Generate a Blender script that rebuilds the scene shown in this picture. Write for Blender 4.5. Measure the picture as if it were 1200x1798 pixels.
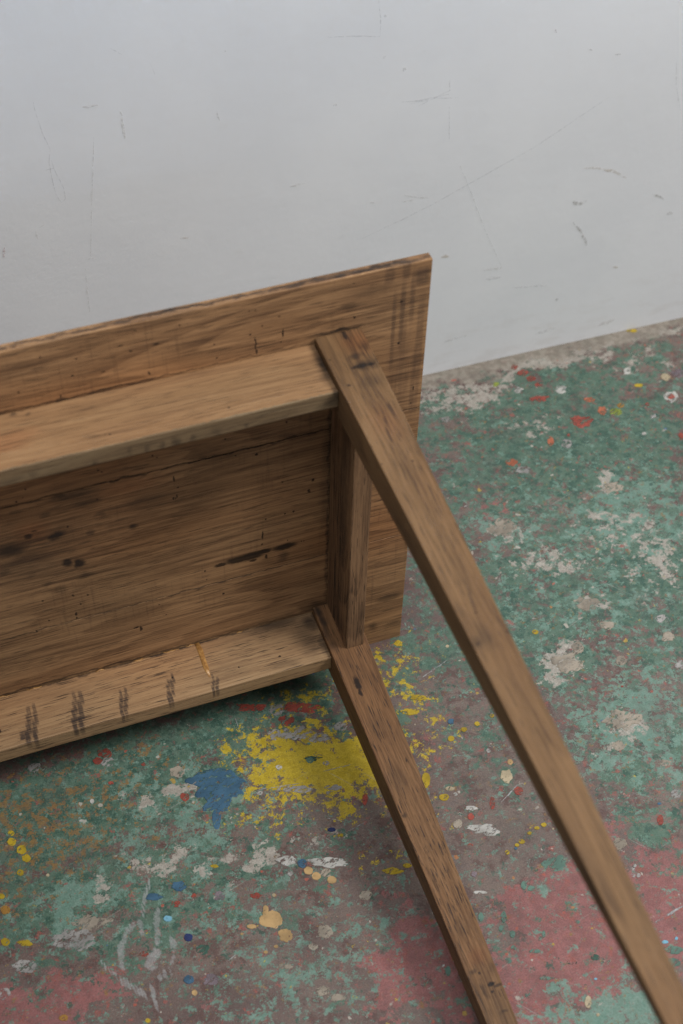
import bpy, bmesh, math, random
from mathutils import Vector, Matrix, noise as mnoise

# ------------------------------------------------------------------ clear
for o in list(bpy.data.objects):
    bpy.data.objects.remove(o)
SC = bpy.context.scene
COL = SC.collection

# ------------------------------------------------------------------ camera
cam_d = bpy.data.cameras.new('camera')
cam = bpy.data.objects.new('camera', cam_d)
COL.objects.link(cam)
cam_d.sensor_fit = 'VERTICAL'
cam_d.sensor_height = 36.0
cam_d.sensor_width = 24.0
cam_d.lens = 50.06
cam_d.clip_start = 0.05
cam_d.clip_end = 60
CR = ((0.9403798652, 0.2422575437, -0.2387404274), (-0.3400557747, 0.6553901330, -0.6744077726), (-0.0069122500, 0.7153845512, 0.6986967616))
CL = (-0.46071352, -1.08455708, 1.36795453)
cam.matrix_world = Matrix([[*CR[0], CL[0]], [*CR[1], CL[1]], [*CR[2], CL[2]], [0, 0, 0, 1]])
cam_d.dof.use_dof = True
cam_d.dof.focus_distance = 1.64
cam_d.dof.aperture_fstop = 4.8
SC.camera = cam

# ------------------------------------------------------------------ light
world = bpy.data.worlds.new('World')
SC.world = world
world.use_nodes = True
bg = world.node_tree.nodes['Background']
bg.inputs['Color'].default_value = (0.80, 0.90, 1.0, 1)
bg.inputs['Strength'].default_value = 0.24


def area(name, loc, target, sx, sy, energy, color, spread=180):
    d = bpy.data.lights.new(name, 'AREA')
    d.shape = 'RECTANGLE'
    d.size, d.size_y = sx, sy
    d.energy = energy
    d.color = color
    d.spread = math.radians(spread)
    o = bpy.data.objects.new(name, d)
    COL.objects.link(o)
    o.location = loc
    o.rotation_euler = (Vector(target) - Vector(loc)).to_track_quat('-Z', 'Y').to_euler()
    return o


area('window_light', (1.75, -1.25, 2.35), (-0.05, 0.1, 0.2), 1.1, 0.9, 72, (1.0, 0.985, 0.96))
area('skylight', (-0.4, -1.2, 3.0), (-0.1, 0.3, 0.2), 2.0, 1.1, 50, (0.95, 0.98, 1.0))
area('upper_wall_fill', (0.5, -2.3, 1.42), (0.2, 0.47, 1.42), 2.6, 0.15, 3.5, (0.36, 0.60, 1.0), 44)  # added unseen lamp, narrow spread, to brighten and cool the upper wall

SC.view_settings.view_transform = 'Standard'
SC.view_settings.look = 'None'
SC.view_settings.exposure = -0.09
SC.view_settings.gamma = 1.0
SC.view_settings.use_curve_mapping = False
SC.render.engine = 'CYCLES'
SC.cycles.use_denoising = True
SC.cycles.denoising_prefilter = 'FAST'
SC.cycles.max_bounces = 8


# ------------------------------------------------------------------ node helpers
class S:
    """a socket with arithmetic"""
    def __init__(s, g, sock):
        s.g, s.k = g, sock

    def _m(s, op, b=None, c=None, rev=False):
        a = s
        if rev:
            a, b = b, a
        return s.g.math(op, a, b, c)
    def __add__(s, b): return s._m('ADD', b)
    def __radd__(s, b): return s._m('ADD', b)
    def __sub__(s, b): return s._m('SUBTRACT', b)
    def __rsub__(s, b): return s._m('SUBTRACT', b, rev=True)
    def __mul__(s, b): return s._m('MULTIPLY', b)
    def __rmul__(s, b): return s._m('MULTIPLY', b)
    def __truediv__(s, b): return s._m('DIVIDE', b)


class G:
    def __init__(s, tree):
        s.t = tree

    def put(s, inp, v):
        if v is None:
            return
        if isinstance(v, S):
            s.t.links.new(v.k, inp)
        else:
            if isinstance(v, (tuple, list)) and len(v) == 3 and inp.type == 'RGBA':
                v = (*v, 1)
            inp.default_value = v

    def node(s, typ, **kw):
        n = s.t.nodes.new(typ)
        for k, v in kw.items():
            setattr(n, k, v)
        return n

    def math(s, op, a, b=None, c=None):
        n = s.node('ShaderNodeMath', operation=op)
        s.put(n.inputs[0], a)
        s.put(n.inputs[1], b)
        s.put(n.inputs[2], c)
        return S(s, n.outputs[0])

    def vmath(s, op, a, b=None, out=0):
        n = s.node('ShaderNodeVectorMath', operation=op)
        s.put(n.inputs[0], a)
        s.put(n.inputs[1], b)
        return S(s, n.outputs[out])

    def length(s, a):
        return s.vmath('LENGTH', a, out='Value')

    def noise(s, vec, scale=1.0, detail=2.0, rough=0.5, dist=0.0, out='Fac'):
        n = s.node('ShaderNodeTexNoise')
        s.put(n.inputs['Vector'], vec)
        n.inputs['Scale'].default_value = scale
        n.inputs['Detail'].default_value = detail
        n.inputs['Roughness'].default_value = rough
        n.inputs['Distortion'].default_value = dist
        return S(s, n.outputs[out])

    def voronoi(s, vec, scale, rnd=1.0):
        n = s.node('ShaderNodeTexVoronoi')
        s.put(n.inputs['Vector'], vec)
        n.inputs['Scale'].default_value = scale
        n.inputs['Randomness'].default_value = rnd
        return S(s, n.outputs['Distance']), S(s, n.outputs['Color'])

    def ramp(s, x, lo, hi, a=0.0, b=1.0):
        n = s.node('ShaderNodeMapRange', interpolation_type='SMOOTHSTEP')
        s.put(n.inputs['Value'], x)
        n.inputs['From Min'].default_value = lo
        n.inputs['From Max'].default_value = hi
        n.inputs['To Min'].default_value = a
        n.inputs['To Max'].default_value = b
        return S(s, n.outputs['Result'])

    def mix(s, f, a, b, mode='MIX'):
        n = s.node('ShaderNodeMix', data_type='RGBA', blend_type=mode)
        s.put(n.inputs['Factor'], f)
        s.put(n.inputs[6], a)
        s.put(n.inputs[7], b)
        return S(s, n.outputs[2])

    def sep(s, v):
        n = s.node('ShaderNodeSeparateXYZ')
        s.put(n.inputs[0], v)
        return [S(s, n.outputs[i]) for i in range(3)]

    def comb(s, x, y, z):
        n = s.node('ShaderNodeCombineXYZ')
        for i, v in enumerate((x, y, z)):
            s.put(n.inputs[i], v)
        return S(s, n.outputs[0])

    def coord(s):
        return S(s, s.node('ShaderNodeTexCoord').outputs['Object'])

    def group(s, grp, **kw):
        n = s.node('ShaderNodeGroup')
        n.node_tree = grp
        for k, v in kw.items():
            s.put(n.inputs[k], v)
        return S(s, n.outputs[0])

    def bump(s, h, strength, dist):
        n = s.node('ShaderNodeBump')
        s.put(n.inputs['Height'], h)
        n.inputs['Strength'].default_value = strength
        n.inputs['Distance'].default_value = dist
        return S(s, n.outputs[0])


def new_mat(name):
    m = bpy.data.materials.new(name)
    m.use_nodes = True
    g = G(m.node_tree)
    b = m.node_tree.nodes['Principled BSDF']
    return m, g, b


def make_blob_group(square=False):
    """max(previous, weight * soft ellipsoid mask)"""
    t = bpy.data.node_groups.new('ellipse_mask', 'ShaderNodeTree')
    for nm, ty in (('Vector', 'NodeSocketVector'), ('Centre', 'NodeSocketVector'), ('Size', 'NodeSocketVector'),
                   ('Inner', 'NodeSocketFloat'), ('Weight', 'NodeSocketFloat'), ('Previous', 'NodeSocketFloat')):
        t.interface.new_socket(nm, in_out='INPUT', socket_type=ty)
    t.interface.new_socket('Mask', in_out='OUTPUT', socket_type='NodeSocketFloat')
    g = G(t)
    gi = t.nodes.new('NodeGroupInput')
    go = t.nodes.new('NodeGroupOutput')
    I = {o.name: S(g, o) for o in gi.outputs if o.name}
    dv = g.vmath('DIVIDE', g.vmath('SUBTRACT', I['Vector'], I['Centre']), I['Size'])
    if square:
        dv = g.vmath('MULTIPLY', dv, dv)
    d = g.length(dv)
    n = g.node('ShaderNodeMapRange', interpolation_type='SMOOTHSTEP')
    g.put(n.inputs['Value'], d)
    g.put(n.inputs['From Min'], I['Inner'])
    n.inputs['From Max'].default_value = 1.0
    n.inputs['To Min'].default_value = 1.0
    n.inputs['To Max'].default_value = 0.0
    m = g.math('MAXIMUM', S(g, n.outputs['Result']) * I['Weight'], I['Previous'])
    t.links.new(m.k, go.inputs[0])
    return t


BLOB = make_blob_group()
BOXY = make_blob_group(True)


def blobs(g, P, lst, inner=0.35, grp=None):
    m = 0.0
    for (c, sz, w) in lst:
        m = g.group(grp or BLOB, Vector=P, Centre=c, Size=sz, Inner=inner, Weight=w, Previous=m)
    return m


# ------------------------------------------------------------------ wood
def wood(name, axis, light, mid, dark, seed, stains=(), pore=0.6, ring=0.5, blotch=0.6, saw=0.0, rings_n=13, per_piece=False):
    m, g, b = new_mat(name)
    P = g.coord()
    Q0 = P
    if per_piece:
        oi = g.node('ShaderNodeObjectInfo')
        Q0 = g.vmath('ADD', P, g.comb(S(g, oi.outputs['Random']) * 7.0, S(g, oi.outputs['Random']) * 3.0, 0.0))
    x, y, z = g.sep(g.vmath('ADD', Q0, (seed * 1.37, seed * 2.11, seed * 0.73)))
    al, a, c = {'X': (x, y, z), 'Y': (y, x, z), 'Z': (z, x, y)}[axis]
    wob = g.noise(g.comb(al * 3.0, a * 9.0, c * 9.0), 1, 2, 0.5) - 0.5
    a = a + wob * 0.012
    c = c + wob * 0.012
    Lr = g.noise(g.comb(al * 1.3, a * 11, c * 11), 1, 2.5, 0.45)
    fr = g.math('FRACT', Lr * float(rings_n))
    rg = g.ramp(fr, 0.1, 0.95) * g.ramp(fr, 1.0, 0.93)
    fib = g.noise(g.comb(al * 14, a * 620, c * 620), 1, 3, 0.6)
    fib2 = g.noise(g.comb(al * 2.2, a * 210, c * 210), 1, 3, 0.65)
    pr = g.noise(g.comb(al * 38, a * 760, c * 760), 1, 2, 0.5)
    prreg = g.noise(g.comb(al * 6, a * 22, c * 22), 1, 2, 0.5)
    pores = g.ramp(pr + (prreg - 0.5) * 0.25, 0.585, 0.67)
    blt = g.noise(g.comb(al * 4.5, a * 16, c * 16), 1, 6, 0.68)
    big = g.noise(g.comb(al * 2.2, a * 5, c * 5), 1, 2, 0.5)
    fac = g.ramp(fib2, 0.38, 0.62) * 0.20 + 0.10 + g.ramp(fib, 0.36, 0.64) * 0.36 + rg * (0.40 * ring) + (blt - 0.5) * (3.0 * blotch)
    col = g.mix(g.ramp(fac, 0.05, 0.62), light, mid)
    col = g.mix(g.ramp(fac, 0.48, 1.15), col, dark)
    # warmer and greyer zones of the old timber
    col = g.mix(g.ramp(big, 0.50, 0.68) * 0.45, col, g.mix(1.0, col, (1.12, 0.86, 0.66), 'MULTIPLY'))
    col = g.mix(g.ramp(big, 0.46, 0.32) * 0.40, col, g.mix(1.0, col, (0.84, 0.92, 0.98), 'MULTIPLY'))
    col = g.mix(pores * pore, col, (0.022, 0.014, 0.010))
    if saw:
        sw = g.noise(g.comb(al * 330, a * 16, c * 16), 1, 3, 0.6)
        sreg = g.ramp(g.noise(g.comb(al * 7, a * 9, c * 9), 1, 2, 0.5), 0.48, 0.6)
        col = g.mix(g.ramp(sw, 0.52, 0.7) * sreg * saw, col, (0.035, 0.022, 0.015))
    # insect holes
    vd, vc = g.voronoi(g.comb(x, y, z), 26)
    vx = g.sep(vc)[0]
    hole = g.ramp(vd, 0.055, 0.035) * g.ramp(vx, 0.74, 0.76)
    # grime flecks
    fl = g.ramp(g.noise(g.comb(al * 60, a * 140, c * 140), 1, 4, 0.7) + (blt - 0.5) * 0.3, 0.68, 0.78)
    col = g.mix(fl * 0.22, col, (0.03, 0.02, 0.014))
    warp = g.vmath('SUBTRACT', g.noise(P, 60, 3, 0.6, out='Color'), (0.5, 0.5, 0.5))
    Ps = g.vmath('ADD', P, g.vmath('MULTIPLY', warp, (0.012, 0.012, 0.012)))
    warp2 = g.vmath('SUBTRACT', g.noise(P, 190, 3, 0.6, out='Color'), (0.5, 0.5, 0.5))
    Pc = g.vmath('ADD', P, g.vmath('MULTIPLY', warp2, (0.0045, 0.0045, 0.0045)))
    L = {'soft': [], 'crisp': [], 'fib': [], 'red': [], 'grey': []}
    for (ce, sz, w, k) in stains:
        L[k].append((ce, tuple(v * (1.45 if k != 'crisp' else 1.15) for v in sz), w))
    if L['red']:
        k = blobs(g, Ps, L['red'], 0.1)
        col = g.mix(k, col, g.mix(1.0, col, (1.05, 0.62, 0.45), 'MULTIPLY'))
    if L['grey']:
        k = blobs(g, Pc, L['grey'], 0.75, BOXY)
        col = g.mix(k, col, g.mix(1.0, col, (0.62, 0.76, 0.88), 'MULTIPLY'))
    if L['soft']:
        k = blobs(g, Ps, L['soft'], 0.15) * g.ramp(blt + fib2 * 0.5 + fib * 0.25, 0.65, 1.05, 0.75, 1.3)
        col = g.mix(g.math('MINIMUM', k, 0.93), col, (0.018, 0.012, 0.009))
    if L['fib']:
        k = blobs(g, g.vmath('ADD', P, g.vmath('MULTIPLY', warp2, (0.0022, 0.0022, 0.0022))), [(ce, (z[0] * 0.8, z[1], z[2]), w) for (ce, z, w) in L['fib']], 0.1, BOXY) * g.ramp(pr * 0.7 + fib * 0.5 + (g.noise(g.comb(al * 420, a * 40, c * 40), 1, 2, 0.5) - 0.5) * 0.5, 0.38, 0.62, 0.45, 1.0)
        col = g.mix(k, col, (0.022, 0.016, 0.016))
    hk = hole
    if L['crisp']:
        k = blobs(g, Pc, L['crisp'], 0.45)
        hk = g.math('MAXIMUM', hole, k)
    col = g.mix(hk * 0.96, col, (0.008, 0.005, 0.004))
    g.put(b.inputs['Base Color'], col)
    g.put(b.inputs['Roughness'], g.ramp(fib, 0.3, 0.7, 0.56, 0.74))
    b.inputs['Specular IOR Level'].default_value = 0.32
    h = fib * 0.6 + fib2 * 0.5 - pr * 0.6
    g.put(b.inputs['Normal'], g.bump(h, 0.55, 0.0012))
    return m


TOP_ST = [
    ((-0.3856, 0.0, 0.3604), (0.0624, 0.012, 0.0516), 0.42, 'soft'),
    ((-0.4264, 0.0, 0.3177), (0.0566, 0.012, 0.0444), 0.4, 'soft'),
    ((-0.3244, 0.0, 0.3553), (0.0646, 0.012, 0.0391), 0.36, 'soft'),
    ((-0.2747, 0.0, 0.337), (0.0669, 0.012, 0.0356), 0.22, 'soft'),
    ((-0.4359, 0.0, 0.3705), (0.0381, 0.012, 0.042), 0.38, 'soft'),
    ((-0.359, 0.0, 0.337), (0.008, 0.012, 0.0061), 0.7, 'soft'),
    ((-0.4004, 0.0, 0.379), (0.0087, 0.012, 0.0049), 0.7, 'soft'),
    ((-0.4268, 0.0, 0.393), (0.0107, 0.012, 0.0048), 0.6, 'soft'),
    ((-0.4512, 0.0, 0.309), (0.011, 0.012, 0.0061), 0.6, 'soft'),
    ((-0.3477, 0.0, 0.3595), (0.0114, 0.012, 0.0051), 0.6, 'soft'),
    ((-0.4117, 0.0, 0.2741), (0.0069, 0.012, 0.0046), 0.5, 'soft'),
    ((-0.3724, 0.0, 0.2726), (0.0106, 0.012, 0.0055), 0.45, 'soft'),
    ((-0.4175, 0.0, 0.3592), (0.0187, 0.012, 0.0185), 0.35, 'red'),
    ((-0.4211, 0.0, 0.3544), (0.0049, 0.012, 0.005), 0.8, 'crisp'),
    ((-0.4146, 0.0, 0.3599), (0.0038, 0.012, 0.0017), 0.7, 'crisp'),
    ((-0.3933, 0.0, 0.3456), (0.0134, 0.012, 0.0085), 0.9, 'soft'),
    ((-0.3694, 0.0, 0.3975), (0.0333, 0.012, 0.0119), 0.6, 'soft'),
    ((-0.3891, 0.0, 0.3001), (0.0069, 0.012, 0.0072), 0.85, 'soft'),
    ((-0.3766, 0.0, 0.2942), (0.0064, 0.012, 0.0072), 0.9, 'soft'),
    ((-0.4268, 0.0, 0.2945), (0.0079, 0.012, 0.0054), 0.5, 'soft'),
    ((-0.3832, 0.0, 0.4008), (0.012, 0.012, 0.0065), 0.85, 'soft'),
    ((-0.3149, 0.0, 0.3294), (0.0059, 0.012, 0.0053), 0.8, 'soft'),
    ((-0.4404, 0.0, 0.3413), (0.0247, 0.012, 0.0154), 0.7, 'soft'),
    ((-0.3593, 0.0, 0.3854), (0.0224, 0.012, 0.0166), 0.55, 'soft'),
    ((-0.3027, 0.0, 0.3649), (0.0351, 0.012, 0.0127), 0.5, 'soft'),
    ((-0.3119, 0.0, 0.394), (0.0402, 0.012, 0.0142), 0.2, 'red'),
    ((-0.4016, 0.0, 0.2593), (0.0093, 0.012, 0.0074), 0.4, 'soft'),
    ((-0.3488, 0.0, 0.2031), (0.0562, 0.012, 0.0239), 0.2, 'soft'),
    ((-0.1527, 0.0, 0.2165), (0.006, 0.012, 0.008), 0.6, 'soft'),
    ((-0.1027, 0.0, 0.3647), (0.0064, 0.012, 0.0447), 0.35, 'soft'),
    ((-0.1037, 0.0, 0.3023), (0.0079, 0.012, 0.0672), 0.35, 'soft'),
    ((-0.025, 0.0, 0.4719), (0.0038, 0.012, 0.0572), 0.35, 'fib'),
    ((-0.0076, 0.0, 0.49), (0.0044, 0.012, 0.0563), 0.4, 'fib'),
    ((-0.0364, 0.0, 0.5133), (0.0024, 0.012, 0.0466), 0.45, 'fib'),
    ((-0.0181, 0.0, 0.5593), (0.003, 0.012, 0.0294), 0.4, 'fib'),
    ((-0.0096, 0.0, 0.5816), (0.0084, 0.012, 0.0099), 0.55, 'fib'),
    ((-0.026, 0.0, 0.5927), (0.0047, 0.012, 0.0098), 0.45, 'fib'),
    ((-0.0432, 0.0, 0.5903), (0.0058, 0.012, 0.0084), 0.4, 'fib'),
    ((-0.0278, 0.0, 0.5331), (0.003, 0.012, 0.0418), 0.5, 'fib'),
    ((-0.0854, 0.0, 0.5632), (0.0105, 0.012, 0.0043), 0.4, 'soft'),
    ((-0.057, 0.0, 0.5766), (0.0235, 0.012, 0.0071), 0.25, 'soft'),
    ((-0.0272, 0.0, 0.4569), (0.014, 0.012, 0.0496), 0.25, 'fib'),
    ((-0.0089, 0.0, 0.4434), (0.0058, 0.012, 0.0419), 0.35, 'fib'),
    ((-0.3992, 0.0, 0.5755), (0.0296, 0.012, 0.012), 0.25, 'soft'),
    ((-0.2555, 0.0, 0.606), (0.0474, 0.012, 0.0129), 0.3, 'soft'),
    ((-0.3594, 0.0, 0.6047), (0.0449, 0.012, 0.0127), 0.3, 'soft'),
    ((-0.0382, 0.0, 0.0362), (0.0061, 0.012, 0.0096), 0.5, 'soft'),
    ((-0.0202, 0.0, 0.0861), (0.0183, 0.012, 0.0076), 0.5, 'crisp'),
    ((-0.0114, 0.0, 0.0304), (0.0125, 0.012, 0.0054), 0.3, 'soft'),
    ((-0.1083, 0.0, 0.1097), (0.0188, 0.012, 0.0079), 0.5, 'soft'),
    ((-0.1911, 0.0, 0.2325), (0.0197, 0.012, 0.0077), 0.92, 'crisp'),
    ((-0.2056, 0.0, 0.2323), (0.0169, 0.012, 0.0067), 0.92, 'crisp'),
    ((-0.1765, 0.0, 0.2348), (0.0119, 0.012, 0.0046), 0.92, 'crisp'),
    ((-0.2253, 0.0, 0.2312), (0.009, 0.012, 0.0036), 0.92, 'crisp'),
    ((-0.1512, 0.0, 0.2339), (0.016, 0.012, 0.0062), 0.92, 'crisp'),
    ((-0.1727, 0.0, 0.2253), (0.002, 0.012, 0.004), 0.92, 'crisp'),
    ((-0.188, 0.0, 0.2244), (0.0053, 0.012, 0.0021), 0.92, 'crisp'),
    ((-0.1765, 0.0, 0.2631), (0.0013, 0.012, 0.0086), 0.92, 'crisp'),
    ((-0.1775, 0.0, 0.2479), (0.0013, 0.012, 0.0019), 0.92, 'crisp'),
    ((-0.1721, 0.0, 0.2881), (0.0013, 0.012, 0.0019), 0.92, 'crisp'),
    ((-0.1403, 0.0, 0.2894), (0.0016, 0.012, 0.0019), 0.92, 'crisp'),
    ((-0.1501, 0.0, 0.2893), (0.0013, 0.012, 0.0015), 0.92, 'crisp'),
    ((-0.1183, 0.0, 0.3321), (0.0021, 0.012, 0.0029), 0.92, 'crisp'),
    ((-0.1227, 0.0, 0.3164), (0.0019, 0.012, 0.0029), 0.92, 'crisp'),
    ((-0.1528, 0.0, 0.3406), (0.0013, 0.012, 0.0018), 0.92, 'crisp'),
    ((-0.2677, 0.0, 0.3861), (0.0013, 0.012, 0.005), 0.92, 'crisp'),
    ((-0.2644, 0.0, 0.3729), (0.0009, 0.012, 0.0014), 0.92, 'crisp'),
    ((-0.2703, 0.0, 0.3576), (0.0012, 0.012, 0.0026), 0.92, 'crisp'),
    ((-0.2679, 0.0, 0.3567), (0.0008, 0.012, 0.0026), 0.92, 'crisp'),
    ((-0.2869, 0.0, 0.427), (0.0014, 0.012, 0.0016), 0.92, 'crisp'),
    ((-0.2826, 0.0, 0.423), (0.0009, 0.012, 0.0011), 0.92, 'crisp'),
    ((-0.2119, 0.0, 0.4256), (0.0013, 0.012, 0.0016), 0.92, 'crisp'),
    ((-0.147, 0.0, 0.429), (0.0016, 0.012, 0.0021), 0.92, 'crisp'),
    ((-0.4145, 0.0, 0.4228), (0.0011, 0.012, 0.0016), 0.92, 'crisp'),
    ((-0.425, 0.0, 0.4083), (0.0011, 0.012, 0.0016), 0.92, 'crisp'),
    ((-0.4177, 0.0, 0.4124), (0.0008, 0.012, 0.0012), 0.92, 'crisp'),
    ((-0.3473, 0.0, 0.3836), (0.0011, 0.012, 0.0016), 0.92, 'crisp'),
    ((-0.3417, 0.0, 0.4244), (0.0011, 0.012, 0.0013), 0.92, 'crisp'),
    ((-0.3387, 0.0, 0.4209), (0.0013, 0.012, 0.0013), 0.92, 'crisp'),
    ((-0.3811, 0.0, 0.3543), (0.0011, 0.012, 0.002), 0.92, 'crisp'),
    ((-0.3828, 0.0, 0.2267), (0.0012, 0.012, 0.0019), 0.92, 'crisp'),
    ((-0.3887, 0.0, 0.2442), (0.0012, 0.012, 0.0019), 0.92, 'crisp'),
    ((-0.3739, 0.0, 0.2389), (0.0011, 0.012, 0.0015), 0.92, 'crisp'),
    ((-0.3895, 0.0, 0.2123), (0.0013, 0.012, 0.0039), 0.92, 'crisp'),
    ((-0.3897, 0.0, 0.2052), (0.0011, 0.012, 0.0018), 0.92, 'crisp'),
    ((-0.4341, 0.0, 0.2009), (0.0012, 0.012, 0.0025), 0.92, 'crisp'),
    ((-0.4207, 0.0, 0.2486), (0.0014, 0.012, 0.0019), 0.92, 'crisp'),
    ((-0.2983, 0.0, 0.19), (0.0011, 0.012, 0.0014), 0.92, 'crisp'),
    ((-0.292, 0.0, 0.1695), (0.0012, 0.012, 0.0014), 0.92, 'crisp'),
    ((-0.2437, 0.0, 0.2276), (0.0013, 0.012, 0.0016), 0.92, 'crisp'),
    ((-0.2425, 0.0, 0.213), (0.001, 0.012, 0.0014), 0.92, 'crisp'),
    ((-0.1478, 0.0, 0.2434), (0.0009, 0.012, 0.0014), 0.92, 'crisp'),
    ((-0.1311, 0.0, 0.235), (0.0009, 0.012, 0.0014), 0.92, 'crisp'),
    ((-0.1278, 0.0, 0.2347), (0.0009, 0.012, 0.0014), 0.92, 'crisp'),
    ((-0.2022, 0.0, 0.3983), (0.0009, 0.012, 0.0012), 0.92, 'crisp'),
    ((-0.2665, 0.0, 0.3597), (0.0008, 0.012, 0.0034), 0.92, 'crisp'),
    ((-0.4188, 0.0, 0.2127), (0.0012, 0.012, 0.0019), 0.92, 'crisp'),
    ((-0.327, 0.0, 0.1602), (0.0038, 0.012, 0.0017), 0.92, 'crisp'),
    ((-0.3221, 0.0, 0.1559), (0.0019, 0.012, 0.0052), 0.92, 'crisp'),
    ((-0.1772, 0.0, 0.5439), (0.0008, 0.012, 0.0101), 0.92, 'crisp'),
    ((-0.1763, 0.0, 0.5327), (0.0008, 0.012, 0.0044), 0.92, 'crisp'),
    ((-0.1499, 0.0, 0.549), (0.001, 0.012, 0.0064), 0.92, 'crisp'),
    ((-0.1518, 0.0, 0.5388), (0.001, 0.012, 0.0013), 0.92, 'crisp'),
    ((-0.1531, 0.0, 0.5704), (0.0011, 0.012, 0.0011), 0.92, 'crisp'),
    ((-0.1822, 0.0, 0.5853), (0.001, 0.012, 0.0012), 0.92, 'crisp'),
    ((-0.1762, 0.0, 0.5844), (0.001, 0.012, 0.0012), 0.92, 'crisp'),
    ((-0.17, 0.0, 0.5639), (0.001, 0.012, 0.0013), 0.92, 'crisp'),
    ((-0.1825, 0.0, 0.5561), (0.0013, 0.012, 0.0011), 0.92, 'crisp'),
    ((-0.3651, 0.0, 0.5325), (0.001, 0.012, 0.0025), 0.92, 'crisp'),
    ((-0.2813, 0.0, 0.5368), (0.0011, 0.012, 0.0028), 0.92, 'crisp'),
    ((-0.3231, 0.0, 0.5507), (0.0021, 0.012, 0.0012), 0.92, 'crisp'),
    ((-0.3517, 0.0, 0.555), (0.0015, 0.012, 0.0011), 0.92, 'crisp'),
    ((-0.4017, 0.0, 0.5488), (0.0015, 0.012, 0.0011), 0.92, 'crisp'),
    ((-0.2957, 0.0, 0.5687), (0.0017, 0.012, 0.0014), 0.92, 'crisp'),
    ((-0.2716, 0.0, 0.5701), (0.0032, 0.012, 0.0015), 0.92, 'crisp'),
    ((-0.29, 0.0, 0.5912), (0.0013, 0.012, 0.0011), 0.92, 'crisp'),
    ((-0.3045, 0.0, 0.5775), (0.0036, 0.012, 0.001), 0.92, 'crisp'),
    ((-0.3769, 0.0, 0.5847), (0.0013, 0.012, 0.0013), 0.92, 'crisp'),
    ((-0.3458, 0.0, 0.5736), (0.0015, 0.012, 0.0013), 0.92, 'crisp'),
    ((-0.2156, 0.0, 0.5369), (0.001, 0.012, 0.0013), 0.92, 'crisp'),
    ((-0.2176, 0.0, 0.554), (0.0011, 0.012, 0.0011), 0.92, 'crisp'),
    ((-0.2489, 0.0, 0.5866), (0.0011, 0.012, 0.0011), 0.92, 'crisp'),
    ((-0.0775, 0.0, 0.5482), (0.0013, 0.012, 0.0016), 0.92, 'crisp'),
    ((-0.0096, 0.0, 0.4339), (0.0009, 0.012, 0.0037), 0.92, 'crisp'),
    ((-0.0108, 0.0, 0.4138), (0.0012, 0.012, 0.0015), 0.92, 'crisp'),
    ((-0.0297, 0.0, 0.5552), (0.0018, 0.012, 0.0012), 0.92, 'crisp'),
    ((-0.0793, 0.0, 0.5914), (0.0011, 0.012, 0.0011), 0.92, 'crisp'),
]
APU_ST = [
    ((-0.1164, -0.0323, 0.5272), (0.0117, 0.033, 0.012), 0.75, 'soft'),
    ((-0.1175, -0.0108, 0.5272), (0.0083, 0.0121, 0.012), 0.6, 'soft'),
    ((-0.1171, -0.0551, 0.5272), (0.0057, 0.0159, 0.012), 0.7, 'soft'),
    ((-0.4184, -0.0336, 0.5272), (0.0289, 0.0098, 0.012), 0.3, 'red'),
    ((-0.4252, -0.0425, 0.5272), (0.024, 0.0081, 0.012), 0.3, 'red'),
    ((-0.4105, -0.0042, 0.5272), (0.0039, 0.0036, 0.012), 0.5, 'soft'),
    ((-0.3334, -0.0563, 0.5272), (0.0011, 0.0013, 0.012), 0.9, 'crisp'),
    ((-0.2217, -0.0577, 0.5272), (0.0012, 0.0014, 0.012), 0.9, 'crisp'),
    ((-0.3373, -0.055, 0.5272), (0.001, 0.001, 0.012), 0.5, 'crisp'),
    ((-0.3976, -0.0077, 0.5272), (0.0025, 0.0022, 0.012), 0.4, 'soft'),
]
APUE_ST = [
    ((-0.2763, -0.0708, 0.5114), (0.0047, 0.012, 0.0074), 0.45, 'soft'),
    ((-0.2601, -0.0708, 0.5113), (0.0037, 0.012, 0.0066), 0.4, 'soft'),
    ((-0.2898, -0.0708, 0.5114), (0.0026, 0.012, 0.0059), 0.35, 'soft'),
    ((-0.3029, -0.0708, 0.5136), (0.0031, 0.012, 0.0051), 0.35, 'soft'),
    ((-0.3188, -0.0708, 0.5144), (0.0026, 0.012, 0.0051), 0.3, 'soft'),
    ((-0.3534, -0.0708, 0.5104), (0.0035, 0.012, 0.0051), 0.4, 'soft'),
    ((-0.4074, -0.0708, 0.514), (0.0049, 0.012, 0.005), 0.4, 'soft'),
    ((-0.2098, -0.0708, 0.5114), (0.0027, 0.012, 0.003), 0.5, 'soft'),
    ((-0.1242, -0.0708, 0.5163), (0.008, 0.012, 0.0075), 0.6, 'soft'),
    ((-0.428, -0.0708, 0.5122), (0.0146, 0.012, 0.0051), 0.3, 'soft'),
    ((-0.2383, -0.0708, 0.5132), (0.0065, 0.012, 0.0052), 0.3, 'soft'),
    ((-0.1215, -0.0708, 0.5229), (0.004, 0.012, 0.015), 0.6, 'soft'),
]
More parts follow.
